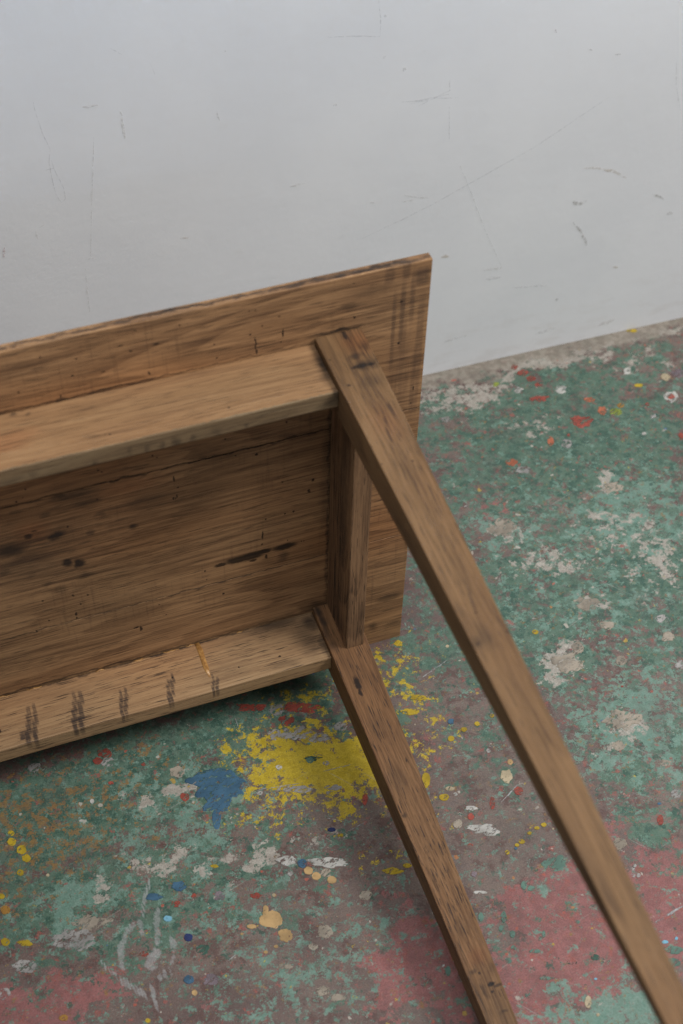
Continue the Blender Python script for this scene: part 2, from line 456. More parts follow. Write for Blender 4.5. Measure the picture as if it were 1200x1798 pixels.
APL_ST = [
    ((-0.4637, -0.0323, 0.1017), (0.0027, 0.0082, 0.012), 0.62, 'fib'),
    ((-0.4659, -0.0424, 0.1017), (0.0029, 0.0081, 0.012), 0.69, 'fib'),
    ((-0.4679, -0.0525, 0.1017), (0.0032, 0.008, 0.012), 0.76, 'fib'),
    ((-0.4714, -0.0621, 0.1017), (0.0035, 0.0079, 0.012), 0.8300000000000001, 'fib'),
    ((-0.4568, -0.031, 0.1017), (0.0022, 0.0086, 0.012), 0.62, 'fib'),
    ((-0.4579, -0.0421, 0.1017), (0.0025, 0.0085, 0.012), 0.69, 'fib'),
    ((-0.4612, -0.0524, 0.1017), (0.0027, 0.0085, 0.012), 0.76, 'fib'),
    ((-0.4632, -0.063, 0.1017), (0.0029, 0.0084, 0.012), 0.8300000000000001, 'fib'),
    ((-0.4112, -0.0308, 0.1017), (0.0023, 0.009, 0.012), 0.62, 'fib'),
    ((-0.4137, -0.0421, 0.1017), (0.0025, 0.0089, 0.012), 0.69, 'fib'),
    ((-0.4166, -0.053, 0.1017), (0.0027, 0.0088, 0.012), 0.76, 'fib'),
    ((-0.4192, -0.064, 0.1017), (0.0029, 0.0087, 0.012), 0.8300000000000001, 'fib'),
    ((-0.404, -0.0314, 0.1017), (0.0027, 0.0085, 0.012), 0.62, 'fib'),
    ((-0.4078, -0.0416, 0.1017), (0.003, 0.0085, 0.012), 0.69, 'fib'),
    ((-0.4089, -0.0526, 0.1017), (0.0032, 0.0084, 0.012), 0.76, 'fib'),
    ((-0.4121, -0.0628, 0.1017), (0.0035, 0.0083, 0.012), 0.8300000000000001, 'fib'),
    ((-0.3609, -0.0422, 0.1017), (0.0018, 0.0061, 0.012), 0.62, 'fib'),
    ((-0.3625, -0.05, 0.1017), (0.002, 0.0061, 0.012), 0.69, 'fib'),
    ((-0.3644, -0.0576, 0.1017), (0.0022, 0.006, 0.012), 0.76, 'fib'),
    ((-0.3657, -0.0653, 0.1017), (0.0023, 0.006, 0.012), 0.8300000000000001, 'fib'),
    ((-0.3547, -0.0404, 0.1017), (0.0018, 0.0063, 0.012), 0.62, 'fib'),
    ((-0.3568, -0.0482, 0.1017), (0.002, 0.0062, 0.012), 0.69, 'fib'),
    ((-0.3587, -0.056, 0.1017), (0.0022, 0.0062, 0.012), 0.76, 'fib'),
    ((-0.3612, -0.0636, 0.1017), (0.0023, 0.0062, 0.012), 0.8300000000000001, 'fib'),
    ((-0.3058, -0.0444, 0.1017), (0.0018, 0.0056, 0.012), 0.62, 'fib'),
    ((-0.3085, -0.0511, 0.1017), (0.002, 0.0055, 0.012), 0.69, 'fib'),
    ((-0.3096, -0.0583, 0.1017), (0.0022, 0.0055, 0.012), 0.76, 'fib'),
    ((-0.311, -0.0653, 0.1017), (0.0024, 0.0055, 0.012), 0.8300000000000001, 'fib'),
    ((-0.2995, -0.0392, 0.1017), (0.0019, 0.0068, 0.012), 0.62, 'fib'),
    ((-0.3027, -0.0473, 0.1017), (0.0019, 0.0068, 0.012), 0.69, 'fib'),
    ((-0.3045, -0.056, 0.1017), (0.0018, 0.0067, 0.012), 0.76, 'fib'),
    ((-0.3081, -0.0639, 0.1017), (0.0018, 0.0067, 0.012), 0.8300000000000001, 'fib'),
    ((-0.2563, -0.0522, 0.1017), (0.0014, 0.0041, 0.012), 0.62, 'fib'),
    ((-0.2565, -0.0577, 0.1017), (0.0015, 0.004, 0.012), 0.69, 'fib'),
    ((-0.2583, -0.0627, 0.1017), (0.0017, 0.004, 0.012), 0.76, 'fib'),
    ((-0.2604, -0.0675, 0.1017), (0.0018, 0.004, 0.012), 0.8300000000000001, 'fib'),
    ((-0.2517, -0.0572, 0.1017), (0.0018, 0.003, 0.012), 0.62, 'fib'),
    ((-0.2531, -0.0608, 0.1017), (0.002, 0.003, 0.012), 0.69, 'fib'),
    ((-0.2548, -0.0644, 0.1017), (0.0022, 0.003, 0.012), 0.76, 'fib'),
    ((-0.256, -0.0681, 0.1017), (0.0024, 0.003, 0.012), 0.8300000000000001, 'fib'),
    ((-0.4759, -0.0554, 0.1017), (0.0027, 0.0019, 0.012), 0.62, 'fib'),
    ((-0.4769, -0.0576, 0.1017), (0.0029, 0.0019, 0.012), 0.69, 'fib'),
    ((-0.4763, -0.0604, 0.1017), (0.0032, 0.0019, 0.012), 0.76, 'fib'),
    ((-0.4766, -0.0627, 0.1017), (0.0035, 0.0019, 0.012), 0.8300000000000001, 'fib'),
    ((-0.3001, -0.0384, 0.1017), (0.0015, 0.0019, 0.012), 0.95, 'crisp'),
    ((-0.2241, -0.0496, 0.1017), (0.0014, 0.0015, 0.012), 0.95, 'crisp'),
    ((-0.1752, -0.0495, 0.1017), (0.0019, 0.0015, 0.012), 0.9, 'crisp'),
    ((-0.1728, -0.0613, 0.1017), (0.0186, 0.0064, 0.012), 0.35, 'soft'),
    ((-0.1362, -0.0354, 0.1017), (0.0158, 0.0307, 0.012), 0.35, 'soft'),
    ((-0.1262, -0.0169, 0.1017), (0.0127, 0.0141, 0.012), 0.6, 'soft'),
    ((-0.4989, -0.0454, 0.1017), (0.0024, 0.0029, 0.012), 0.9, 'crisp'),
    ((-0.1184, -0.0107, 0.1017), (0.0051, 0.0111, 0.012), 0.6, 'soft'),
    ((-0.1667, -0.0003, 0.1017), (0.0381, 0.0131, 0.012), 0.5, 'soft'),
    ((-0.12, -0.0496, 0.1017), (0.0067, 0.0191, 0.012), 0.5, 'soft'),
    ((-0.2383, -0.0514, 0.1017), (0.037, 0.0127, 0.012), 0.15, 'soft'),
    ((-0.328, -0.0728, 0.1017), (0.0024, 0.0011, 0.012), 0.5, 'crisp'),
]
LEGU_ST = [
    ((-0.0833, -0.0514, 0.5343), (0.0143, 0.0073, 0.006), 0.55, 'soft'),
    ((-0.0908, -0.0514, 0.5343), (0.0102, 0.0034, 0.006), 0.8, 'crisp'),
    ((-0.0795, -0.0519, 0.5343), (0.0046, 0.0022, 0.006), 0.8, 'crisp'),
    ((-0.0896, -0.0071, 0.5344), (0.0025, 0.0069, 0.006), 0.85, 'crisp'),
    ((-0.0895, -0.002, 0.5344), (0.0021, 0.0031, 0.006), 0.8, 'crisp'),
    ((-0.0895, -0.0369, 0.5343), (0.0072, 0.0037, 0.006), 0.5, 'soft'),
    ((-0.0767, -0.0259, 0.5344), (0.0062, 0.0075, 0.006), 0.45, 'soft'),
    ((-0.1095, -0.0728, 0.5343), (0.0025, 0.0021, 0.006), 0.8, 'crisp'),
    ((-0.1144, -0.0344, 0.5344), (0.0011, 0.0015, 0.006), 0.8, 'crisp'),
    ((-0.0892, -0.181, 0.5342), (0.0012, 0.0015, 0.006), 0.9, 'crisp'),
    ((-0.1161, -0.1763, 0.5342), (0.0011, 0.0013, 0.006), 0.8, 'crisp'),
    ((-0.0799, -0.0189, 0.5344), (0.0181, 0.0211, 0.006), 0.45, 'red'),
    ((-0.1122, -0.381, 0.534), (0.0086, 0.0072, 0.006), 0.4, 'soft'),
    ((-0.1133, -0.3835, 0.534), (0.0015, 0.0015, 0.006), 0.9, 'crisp'),
    ((-0.1028, -0.3547, 0.534), (0.0013, 0.0013, 0.006), 0.7, 'crisp'),
    ((-0.1056, -0.3773, 0.534), (0.0067, 0.0154, 0.006), 0.35, 'soft'),
    ((-0.0858, -0.3799, 0.534), (0.0013, 0.0016, 0.006), 0.6, 'crisp'),
    ((-0.0859, -0.0735, 0.5343), (0.0131, 0.0114, 0.006), 0.3, 'soft'),
    ((-0.0927, -0.1281, 0.5342), (0.0147, 0.0268, 0.006), 0.25, 'red'),
]
LEGL_ST = [
    ((-0.1138, -0.0096, 0.1095), (0.0057, 0.0108, 0.006), 0.85, 'soft'),
    ((-0.1134, -0.0226, 0.109), (0.0051, 0.0137, 0.006), 0.75, 'soft'),
    ((-0.1149, -0.0391, 0.1084), (0.0048, 0.0136, 0.006), 0.6, 'soft'),
    ((-0.1134, -0.0607, 0.1076), (0.0063, 0.0104, 0.006), 0.4, 'soft'),
    ((-0.1039, -0.1171, 0.1055), (0.0042, 0.0114, 0.006), 0.95, 'crisp'),
    ((-0.1048, -0.1288, 0.105), (0.0024, 0.0064, 0.006), 0.9, 'crisp'),
    ((-0.1127, -0.2887, 0.0991), (0.0029, 0.0043, 0.006), 0.8, 'soft'),
    ((-0.1194, -0.3703, 0.096), (0.0013, 0.0014, 0.006), 0.9, 'crisp'),
    ((-0.099, -0.4865, 0.0917), (0.0048, 0.0026, 0.006), 0.97, 'crisp'),
    ((-0.0931, -0.4898, 0.0916), (0.0048, 0.0017, 0.006), 0.7, 'crisp'),
    ((-0.1012, -0.4942, 0.0914), (0.0015, 0.0015, 0.006), 0.95, 'crisp'),
    ((-0.1081, -0.4918, 0.0915), (0.0032, 0.0073, 0.006), 0.5, 'soft'),
    ((-0.1106, -0.4692, 0.0923), (0.0054, 0.0021, 0.006), 0.5, 'soft'),
    ((-0.1057, -0.4721, 0.0922), (0.0016, 0.0021, 0.006), 0.8, 'crisp'),
    ((-0.0909, -0.4723, 0.0922), (0.0048, 0.0074, 0.006), 0.35, 'soft'),
    ((-0.1039, -0.4242, 0.094), (0.0098, 0.0121, 0.006), 0.35, 'soft'),
    ((-0.1043, -0.2471, 0.1006), (0.0117, 0.0192, 0.006), 0.35, 'soft'),
    ((-0.0996, -0.1736, 0.1034), (0.0121, 0.0177, 0.006), 0.25, 'soft'),
    ((-0.0981, -0.5149, 0.0906), (0.0042, 0.002, 0.006), 0.5, 'soft'),
    ((-0.1003, -0.4567, 0.0928), (0.0108, 0.0097, 0.006), 0.3, 'red'),
]

# dark lines: joint dirt with contact shade painted in, and top-edge bands
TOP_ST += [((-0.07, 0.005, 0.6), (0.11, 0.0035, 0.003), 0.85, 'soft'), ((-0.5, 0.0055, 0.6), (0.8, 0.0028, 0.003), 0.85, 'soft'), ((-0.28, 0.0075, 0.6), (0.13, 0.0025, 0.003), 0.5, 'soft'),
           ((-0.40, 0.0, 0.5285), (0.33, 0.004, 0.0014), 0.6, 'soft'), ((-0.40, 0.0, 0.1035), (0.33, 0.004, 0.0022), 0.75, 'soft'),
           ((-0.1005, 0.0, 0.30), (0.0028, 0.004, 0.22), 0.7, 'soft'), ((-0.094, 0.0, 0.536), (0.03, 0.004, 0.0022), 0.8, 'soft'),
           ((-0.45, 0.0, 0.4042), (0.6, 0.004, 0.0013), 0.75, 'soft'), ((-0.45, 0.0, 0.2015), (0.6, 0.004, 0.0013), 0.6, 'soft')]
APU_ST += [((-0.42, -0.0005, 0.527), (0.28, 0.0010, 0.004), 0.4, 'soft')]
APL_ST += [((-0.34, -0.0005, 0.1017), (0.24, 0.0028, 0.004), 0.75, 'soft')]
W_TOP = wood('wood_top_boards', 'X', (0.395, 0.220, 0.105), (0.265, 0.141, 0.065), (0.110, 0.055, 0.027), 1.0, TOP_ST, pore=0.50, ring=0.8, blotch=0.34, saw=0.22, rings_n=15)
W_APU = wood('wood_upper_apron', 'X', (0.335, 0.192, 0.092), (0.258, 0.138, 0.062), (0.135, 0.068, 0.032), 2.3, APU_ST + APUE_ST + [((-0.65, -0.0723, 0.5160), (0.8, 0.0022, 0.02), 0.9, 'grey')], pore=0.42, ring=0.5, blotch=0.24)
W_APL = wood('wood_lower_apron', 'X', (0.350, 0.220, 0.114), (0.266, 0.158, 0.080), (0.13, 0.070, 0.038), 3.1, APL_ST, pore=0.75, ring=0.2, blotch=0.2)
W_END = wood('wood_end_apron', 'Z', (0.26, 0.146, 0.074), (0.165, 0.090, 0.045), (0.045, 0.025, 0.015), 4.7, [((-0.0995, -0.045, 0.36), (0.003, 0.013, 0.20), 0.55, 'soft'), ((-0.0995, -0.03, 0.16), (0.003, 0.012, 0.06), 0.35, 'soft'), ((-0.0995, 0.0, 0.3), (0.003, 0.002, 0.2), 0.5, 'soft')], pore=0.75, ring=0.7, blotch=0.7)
W_LEGU = wood('wood_upper_leg', 'Y', (0.196, 0.108, 0.048), (0.144, 0.077, 0.033), (0.062, 0.033, 0.017), 5.9, LEGU_ST, pore=0.6, ring=0.7, blotch=0.40)
W_LEGL = wood('wood_lower_leg', 'Y', (0.202, 0.112, 0.052), (0.138, 0.074, 0.034), (0.046, 0.025, 0.014), 7.3, LEGL_ST, pore=0.9, ring=0.4, blotch=0.3)


# ------------------------------------------------------------------ floor material
REG = dict(
    green=[
    (0.363, 0.253, 0.27, 0.229, 1.0),
    (0.168, -0.025, 0.189, 0.138, 0.9),
    (0.343, -0.004, 0.135, 0.193, 1),
    (-0.425, -0.094, 0.183, 0.09, 1.15),
    (-0.224, -0.037, 0.151, 0.075, 1.1),
    (-0.348, -0.255, 0.148, 0.081, 0.75),
    (-0.47, -0.211, 0.111, 0.068, 0.9),
    (0.222, -0.255, 0.094, 0.111, 0.7),
    (-0.384, -0.197, 0.208, 0.064, 0.6),
    (-0.072, -0.065, 0.083, 0.052, 0.5),
    (0.043, -0.18, 0.088, 0.096, 0.35),
    (0.163, -0.374, 0.044, 0.044, 0.6),
    (-0.493, -0.26, 0.096, 0.046, 0.5),
],
    teal=[
    (0.219, -0.218, 0.102, 0.091, 1.0),
    (0.252, -0.035, 0.117, 0.114, 0.6),
    (-0.321, -0.157, 0.097, 0.081, 0.8),
    (-0.467, -0.226, 0.068, 0.047, 1.0),
    (-0.3, -0.287, 0.086, 0.04, 0.7),
    (0.005, -0.543, 0.069, 0.042, 1.5),
    (-0.212, -0.37, 0.066, 0.045, 0.6),
    (-0.297, -0.399, 0.105, 0.037, 0.7),
    (0.387, 0.094, 0.109, 0.087, 0.9),
    (0.212, 0.123, 0.1, 0.085, 0.6),
    (0.032, -0.372, 0.025, 0.028, 0.6),
],
    red=[
    (0.061, -0.448, 0.121, 0.075, 1.5),
    (0.143, -0.435, 0.049, 0.055, 1.1),
    (-0.135, -0.432, 0.077, 0.085, 1.0),
    (-0.531, -0.334, 0.098, 0.045, 1.0),
    (0.158, -0.372, 0.057, 0.051, 0.45),
    (-0.073, -0.495, 0.052, 0.042, 1.1),
    (0.219, 0.174, 0.071, 0.028, 0.75),
    (-0.178, -0.074, 0.048, 0.021, 0.6),
    (0.219, -0.314, 0.026, 0.047, 0.5),
    (-0.024, -0.164, 0.081, 0.041, 0.2),
    (-0.388, -0.399, 0.086, 0.024, 0.3),
],
    conc=[
    (0.254, 0.417, 0.064, 0.042, 1.0),
    (0.412, 0.432, 0.227, 0.02, 1.0),
    (0.586, 0.443, 0.107, 0.021, 1.0),
    (0.204, 0.132, 0.025, 0.026, 0.9),
    (0.23, 0.054, 0.057, 0.031, 0.8),
    (0.378, 0.152, 0.024, 0.021, 0.8),
    (0.328, 0.081, 0.046, 0.043, 0.6),
    (0.37, 0.03, 0.053, 0.073, 0.75),
    (0.178, -0.112, 0.027, 0.025, 1.1),
    (0.2, -0.213, 0.029, 0.022, 1.1),
    (0.253, -0.033, 0.023, 0.02, 0.8),
    (0.332, 0.312, 0.05, 0.038, 0.6),
    (-0.372, -0.197, 0.028, 0.016, 0.95),
    (-0.298, -0.228, 0.025, 0.016, 0.9),
    (-0.259, -0.249, 0.015, 0.023, 0.9),
    (-0.357, -0.131, 0.014, 0.018, 0.9),
    (-0.32, -0.109, 0.012, 0.016, 0.9),
    (-0.433, -0.213, 0.015, 0.02, 0.8),
    (0.551, 0.38, 0.052, 0.028, 0.5),
    (-0.201, -0.264, 0.038, 0.009, 0.6),
],
    yellow=[
    (-0.156, -0.155, 0.099, 0.074, 1.2),
    (-0.063, -0.039, 0.056, 0.053, 0.75),
    (-0.033, -0.06, 0.042, 0.053, 0.6),
    (-0.156, -0.052, 0.048, 0.034, 0.65),
    (-0.091, -0.208, 0.039, 0.053, 0.5),
    (-0.157, -0.217, 0.058, 0.037, 0.6),
    (-0.131, -0.309, 0.028, 0.016, 0.55),
    (-0.228, -0.098, 0.054, 0.04, 0.7),
    (-0.023, -0.054, 0.056, 0.062, 0.55),
    (-0.024, -0.129, 0.034, 0.058, 0.45),
],
    ochre=[
    (-0.488, -0.112, 0.109, 0.081, 0.8),
    (-0.396, -0.113, 0.078, 0.046, 0.5),
    (-0.348, -0.067, 0.027, 0.018, 0.7),
    (-0.528, -0.189, 0.037, 0.055, 0.4),
],
    grime=[
    (-0.107, -0.267, 0.083, 0.044, 0.6),
    (-0.257, -0.212, 0.083, 0.037, 0.6),
    (0.174, 0.271, 0.065, 0.126, 0.5),
],
    smear=[
    (-0.386, -0.234, 0.002, 0.01, 0.95),
    (-0.389, -0.24, 0.002, 0.01, 0.95),
    (-0.392, -0.245, 0.002, 0.01, 0.95),
    (-0.394, -0.251, 0.002, 0.01, 0.95),
    (-0.397, -0.257, 0.002, 0.01, 0.95),
    (-0.4, -0.262, 0.002, 0.01, 0.95),
    (-0.412, -0.273, 0.004, 0.01, 0.95),
    (-0.415, -0.277, 0.004, 0.01, 0.95),
    (-0.418, -0.281, 0.004, 0.01, 0.95),
    (-0.422, -0.286, 0.004, 0.01, 0.95),
    (-0.425, -0.29, 0.004, 0.01, 0.95),
    (-0.428, -0.295, 0.004, 0.01, 0.95),
    (-0.431, -0.3, 0.004, 0.01, 0.95),
    (-0.432, -0.305, 0.004, 0.01, 0.95),
    (-0.433, -0.311, 0.004, 0.01, 0.95),
    (-0.435, -0.317, 0.004, 0.01, 0.95),
    (-0.436, -0.322, 0.004, 0.01, 0.95),
    (-0.382, -0.268, 0.004, 0.01, 0.95),
    (-0.384, -0.273, 0.004, 0.01, 0.95),
    (-0.386, -0.278, 0.004, 0.01, 0.95),
    (-0.388, -0.283, 0.004, 0.01, 0.95),
    (-0.39, -0.288, 0.004, 0.01, 0.95),
    (-0.392, -0.293, 0.004, 0.01, 0.95),
    (-0.394, -0.298, 0.004, 0.01, 0.95),
    (-0.396, -0.303, 0.004, 0.01, 0.95),
    (-0.401, -0.316, 0.007, 0.01, 0.95),
    (-0.404, -0.32, 0.007, 0.01, 0.95),
    (-0.407, -0.325, 0.007, 0.01, 0.95),
    (-0.409, -0.329, 0.007, 0.01, 0.95),
    (-0.38, -0.31, 0.003, 0.01, 0.95),
    (-0.382, -0.315, 0.003, 0.01, 0.95),
    (-0.384, -0.32, 0.003, 0.01, 0.95),
    (-0.385, -0.326, 0.003, 0.01, 0.95),
    (-0.387, -0.331, 0.003, 0.01, 0.95),
    (-0.389, -0.336, 0.003, 0.01, 0.95),
    (-0.392, -0.341, 0.003, 0.01, 0.95),
    (-0.398, -0.344, 0.003, 0.009, 0.95),
    (-0.403, -0.346, 0.003, 0.009, 0.95),
    (-0.453, -0.31, 0.002, 0.01, 0.95),
    (-0.451, -0.315, 0.002, 0.01, 0.95),
    (-0.448, -0.321, 0.002, 0.01, 0.95),
    (-0.446, -0.326, 0.002, 0.009, 0.95),
    (-0.444, -0.332, 0.002, 0.009, 0.95),
    (-0.441, -0.337, 0.002, 0.009, 0.95),
    (-0.438, -0.341, 0.002, 0.009, 0.95),
    (-0.435, -0.345, 0.002, 0.009, 0.95),
    (-0.432, -0.35, 0.002, 0.009, 0.95),
    (-0.429, -0.354, 0.002, 0.009, 0.95),
    (-0.426, -0.358, 0.002, 0.009, 0.95),
    (-0.423, -0.363, 0.002, 0.009, 0.95),
    (-0.413, -0.357, 0.003, 0.009, 0.95),
    (-0.414, -0.361, 0.003, 0.009, 0.95),
    (-0.415, -0.366, 0.003, 0.009, 0.95),
    (-0.416, -0.371, 0.003, 0.009, 0.95),
    (-0.416, -0.376, 0.003, 0.009, 0.95),
    (-0.406, -0.274, 0.004, 0.01, 0.95),
    (-0.406, -0.281, 0.004, 0.01, 0.95),
    (-0.406, -0.288, 0.004, 0.01, 0.95),
    (-0.474, -0.274, 0.018, 0.011, 0.8),
    (-0.456, -0.259, 0.016, 0.007, 0.7),
    (-0.531, -0.285, 0.011, 0.006, 0.75),
    (-0.195, -0.277, 0.013, 0.004, 0.6),
])


def floor_mat():
    m, g, b = new_mat('worn_painted_floor')
    P = g.coord()
    w1 = g.vmath('SUBTRACT', g.noise(P, 9, 4, 0.6, out='Color'), (0.5, 0.5, 0.5))
    Pr = g.vmath('ADD', P, g.vmath('MULTIPLY', w1, (0.16, 0.16, 0.0)))

    Ps = g.vmath('ADD', P, g.vmath('MULTIPLY', w1, (0.03, 0.03, 0.0)))

    def region(k):
        return blobs(g, Ps if k == 'smear' else Pr, [((x, y, 0), (rx * 1.75, ry * 1.75, 1), w) for (x, y, rx, ry, w) in REG[k]], 0.0)

    def off(a, c):
        return g.vmath('ADD', P, (a, c, 0.3 * a))
    fine = g.noise(P, 420, 3, 0.7)
    med = g.noise(off(3, 1), 90, 4, 0.65)
    low = g.noise(off(5, 2), 7, 3, 0.55)
    # bottom: trodden brown-mauve layer over screed
    col = g.mix(g.ramp(low, 0.35, 0.65), (0.128, 0.084, 0.074), (0.170, 0.128, 0.108))
    col = g.mix(g.ramp(med, 0.45, 0.7) * 0.5, col, (0.095, 0.070, 0.066))
    col = g.mix(g.ramp(fine, 0.55, 0.75) * 0.5, col, (0.26, 0.22, 0.19))

    def layer(col, seed, scale, wname, gain, bias, amp, c1, c2, rough=0.8, soft=0.07, opacity=0.9):
        n = g.noise(off(seed, seed * 0.7), scale, 7, rough, 0.15)
        v = (n - 0.5) * (amp * 2.2) + W[wname] * gain + bias
        msk = g.ramp(v, 0.5, 0.5 + soft) * opacity
        cc = g.mix(g.ramp(g.noise(off(seed * 2, 1), scale * 2.5, 4, 0.65), 0.35, 0.65), c1, c2)
        return g.mix(msk, col, cc)

    mar = g.noise(off(51, 9), 42, 7, 0.75)
    col = g.mix(g.ramp(mar, 0.52, 0.58) * 0.65, col, (0.095, 0.050, 0.044))
    W = {k: region(k) for k in ('red', 'green', 'teal', 'ochre', 'conc', 'yellow', 'grime', 'smear')}
    col = layer(col, 1.7, 30, 'red', 1.25, -0.16, 1.6, (0.215, 0.088, 0.082), (0.285, 0.115, 0.108), rough=0.75)
    col = layer(col, 4.1, 34, 'green', 0.95, 0.08, 2.3, (0.066, 0.132, 0.092), (0.100, 0.165, 0.122), soft=0.2, opacity=0.9)
    col = layer(col, 6.3, 55, 'green', 0.50, 0.02, 2.3, (0.033, 0.078, 0.058), (0.055, 0.105, 0.080), soft=0.12, opacity=0.85)
    col = layer(col, 8.9, 46, 'teal', 0.66, -0.04, 2.5, (0.125, 0.215, 0.168), (0.175, 0.265, 0.215), opacity=0.9)
    col = layer(col, 2.9, 85, 'teal', 0.25, 0.08, 2.4, (0.110, 0.200, 0.155), (0.150, 0.240, 0.190), opacity=0.85)
    col = layer(col, 21.0, 60, 'red', 0.15, 0.02, 2.3, (0.30, 0.085, 0.065), (0.24, 0.09, 0.08), opacity=0.8)
    col = layer(col, 11.2, 95, 'ochre', 0.75, -0.10, 2.5, (0.26, 0.145, 0.045), (0.19, 0.11, 0.055), opacity=0.8)
    col = layer(col, 25.0, 50, 'grime', 0.45, 0.02, 2.2, (0.115, 0.090, 0.084), (0.16, 0.132, 0.118), soft=0.2, opacity=0.8)
    col = layer(col, 13.6, 50, 'conc', 1.0, -0.16, 2.2, (0.30, 0.26, 0.22), (0.40, 0.36, 0.31), opacity=0.9)
    col = layer(col, 15.9, 70, 'yellow', 1.35, -0.36, 2.5, (0.40, 0.285, 0.018), (0.50, 0.365, 0.03), opacity=0.93)
    col = layer(col, 19.3, 70, 'smear', 1.35, -0.22, 1.5, (0.27, 0.27, 0.265), (0.37, 0.37, 0.36), soft=0.5, opacity=0.55)
    # bare screed left along the foot of the wall
    fx, fy, fz = g.sep(P)
    dw = 0.47287 - (fx - 0.22533) * 0.014839 - fy
    bn = g.noise(off(41, 3), 22, 7, 0.75)
    bare = g.ramp(dw + (bn - 0.5) * 0.16, 0.040, 0.020) * 0.9
    col = g.mix(bare, col, g.mix(g.ramp(med, 0.4, 0.62), (0.215, 0.180, 0.145), (0.30, 0.258, 0.212)))
    # flecks of every colour, thinly strewn
    for sc, th, keep, sd in ((34, 0.11, 0.86, 2.0), (90, 0.18, 0.88, 9.0)):
        wv = g.vmath('MULTIPLY', g.vmath('SUBTRACT', g.noise(off(sd, 4), sc * 2.2, 2, 0.5, out='Color'), (0.5, 0.5, 0.5)), (0.5 / sc, 0.5 / sc, 0))
        vd, vc = g.voronoi(g.vmath('MULTIPLY', g.vmath('ADD', off(sd, sd), wv), (1, 1, 0)), sc)
        cr, cg, cb = g.sep(vc)
        msk = g.ramp(vd + cg * th * 0.8, th * 1.25, th) * g.ramp(cr, keep, keep + 0.01)
        hue = g.mix(g.ramp(cb, 0.55, 0.57), (0.42, 0.38, 0.32), (0.13, 0.22, 0.17))
        hue = g.mix(g.ramp(cb, 0.80, 0.81), hue, (0.38, 0.09, 0.06))
        hue = g.mix(g.ramp(cb, 0.94, 0.95), hue, (0.40, 0.27, 0.06))
        hue = g.mix(g.ramp(cb, 0.98, 0.985), hue, (0.07, 0.12, 0.22))
        col = g.mix(msk * 0.8, col, hue)
    # scuffs: long fine scratches
    px, py, pz = g.sep(P)
    for (ca, sa, sd) in ((0.95, 0.3, 3.0), (0.6, -0.8, 8.0)):
        u = px * ca + py * sa
        v = px * -sa + py * ca
        sc = g.noise(g.comb(u * 7 + sd, v * 240, sd), 1, 2, 0.5)
        col = g.mix(g.ramp(sc, 0.71, 0.76) * 0.30, col, (0.36, 0.34, 0.31))
    # grime
    gr = g.ramp(g.noise(off(31, 7), 14, 7, 0.75), 0.50, 0.72)
    col = g.mix(gr * 0.40, col, (0.085, 0.072, 0.064))
    grain = g.ramp(g.noise(P, 600, 2, 0.6), 0.35, 0.65, 0.86, 1.12)
    col = g.mix(1.0, col, g.comb(grain, grain, grain), 'MULTIPLY')
    g.put(b.inputs['Base Color'], col)
    g.put(b.inputs['Roughness'], g.ramp(med, 0.35, 0.7, 0.40, 0.68))
    b.inputs['Specular IOR Level'].default_value = 0.35
    g.put(b.inputs['Normal'], g.bump(fine * 0.35 + med * 0.8, 0.5, 0.0012))
    return m


def wall_mat():
    m, g, b = new_mat('white_painted_plaster')
    P = g.coord()
    x, y, z = g.sep(P)
    n1 = g.noise(P, 5, 4, 0.55)
    n2 = g.noise(g.comb(x * 14, y, z * 120), 1, 4, 0.6)
    n3 = g.noise(P, 30, 5, 0.7)
    col = g.mix(g.ramp(n1, 0.35, 0.65), (0.592, 0.594, 0.600), (0.618, 0.618, 0.620))
    col = g.mix(g.ramp(n3, 0.56, 0.72) * 0.12, col, (0.53, 0.515, 0.49))
    # grubby marks above the floor
    low = g.ramp(z, 0.16, 0.0)
    dn = g.ramp(g.noise(g.comb(x * 16, y, z * 40), 1, 4, 0.65) + low * 0.10, 0.56, 0.74)
    col = g.mix(dn * low * 0.18, col, (0.44, 0.40, 0.36))
    sp = g.ramp(g.noise(g.comb(x * 40, y, z * 60), 1, 5, 0.7), 0.71, 0.76)
    col = g.mix(sp * 0.35, col, (0.42, 0.38, 0.32))
    g.put(b.inputs['Base Color'], col)
    b.inputs['Roughness'].default_value = 0.55
    b.inputs['Specular IOR Level'].default_value = 0.3
    g.put(b.inputs['Normal'], g.bump(n2 * 0.16 + n3 * 0.4 + g.noise(P, 160, 3, 0.6) * 0.22 + n1 * 1.5, 0.32, 0.003))
    return m


def paint_mat(name, rgb, wear=0.38, rough=0.5, seed=0.0):
    m, g, b = new_mat(name)
    P = g.coord()
    px, py, pz = g.sep(P)
    n = g.noise(g.comb(px * 1.0 + py * 0.5 + seed, py * 2.2 - px * 0.9, pz), 75, 6, 0.75)
    v = g.noise(P, 30, 3, 0.6)
    dk = tuple(c * 0.72 for c in rgb)
    lt = tuple(min(1, c * 1.15) for c in rgb)
    col = g.mix(g.ramp(v, 0.35, 0.65), dk, lt)
    col = g.mix(g.ramp(g.noise(P, 300, 3, 0.7), 0.55, 0.72) * 0.5, col, tuple(c * 0.45 for c in rgb))
    g.put(b.inputs['Base Color'], col)
    b.inputs['Roughness'].default_value = rough
    b.inputs['Specular IOR Level'].default_value = 0.35
    g.put(b.inputs['Alpha'], g.ramp(n, wear - 0.03, wear + 0.05, 0.0, 0.94))
    return m


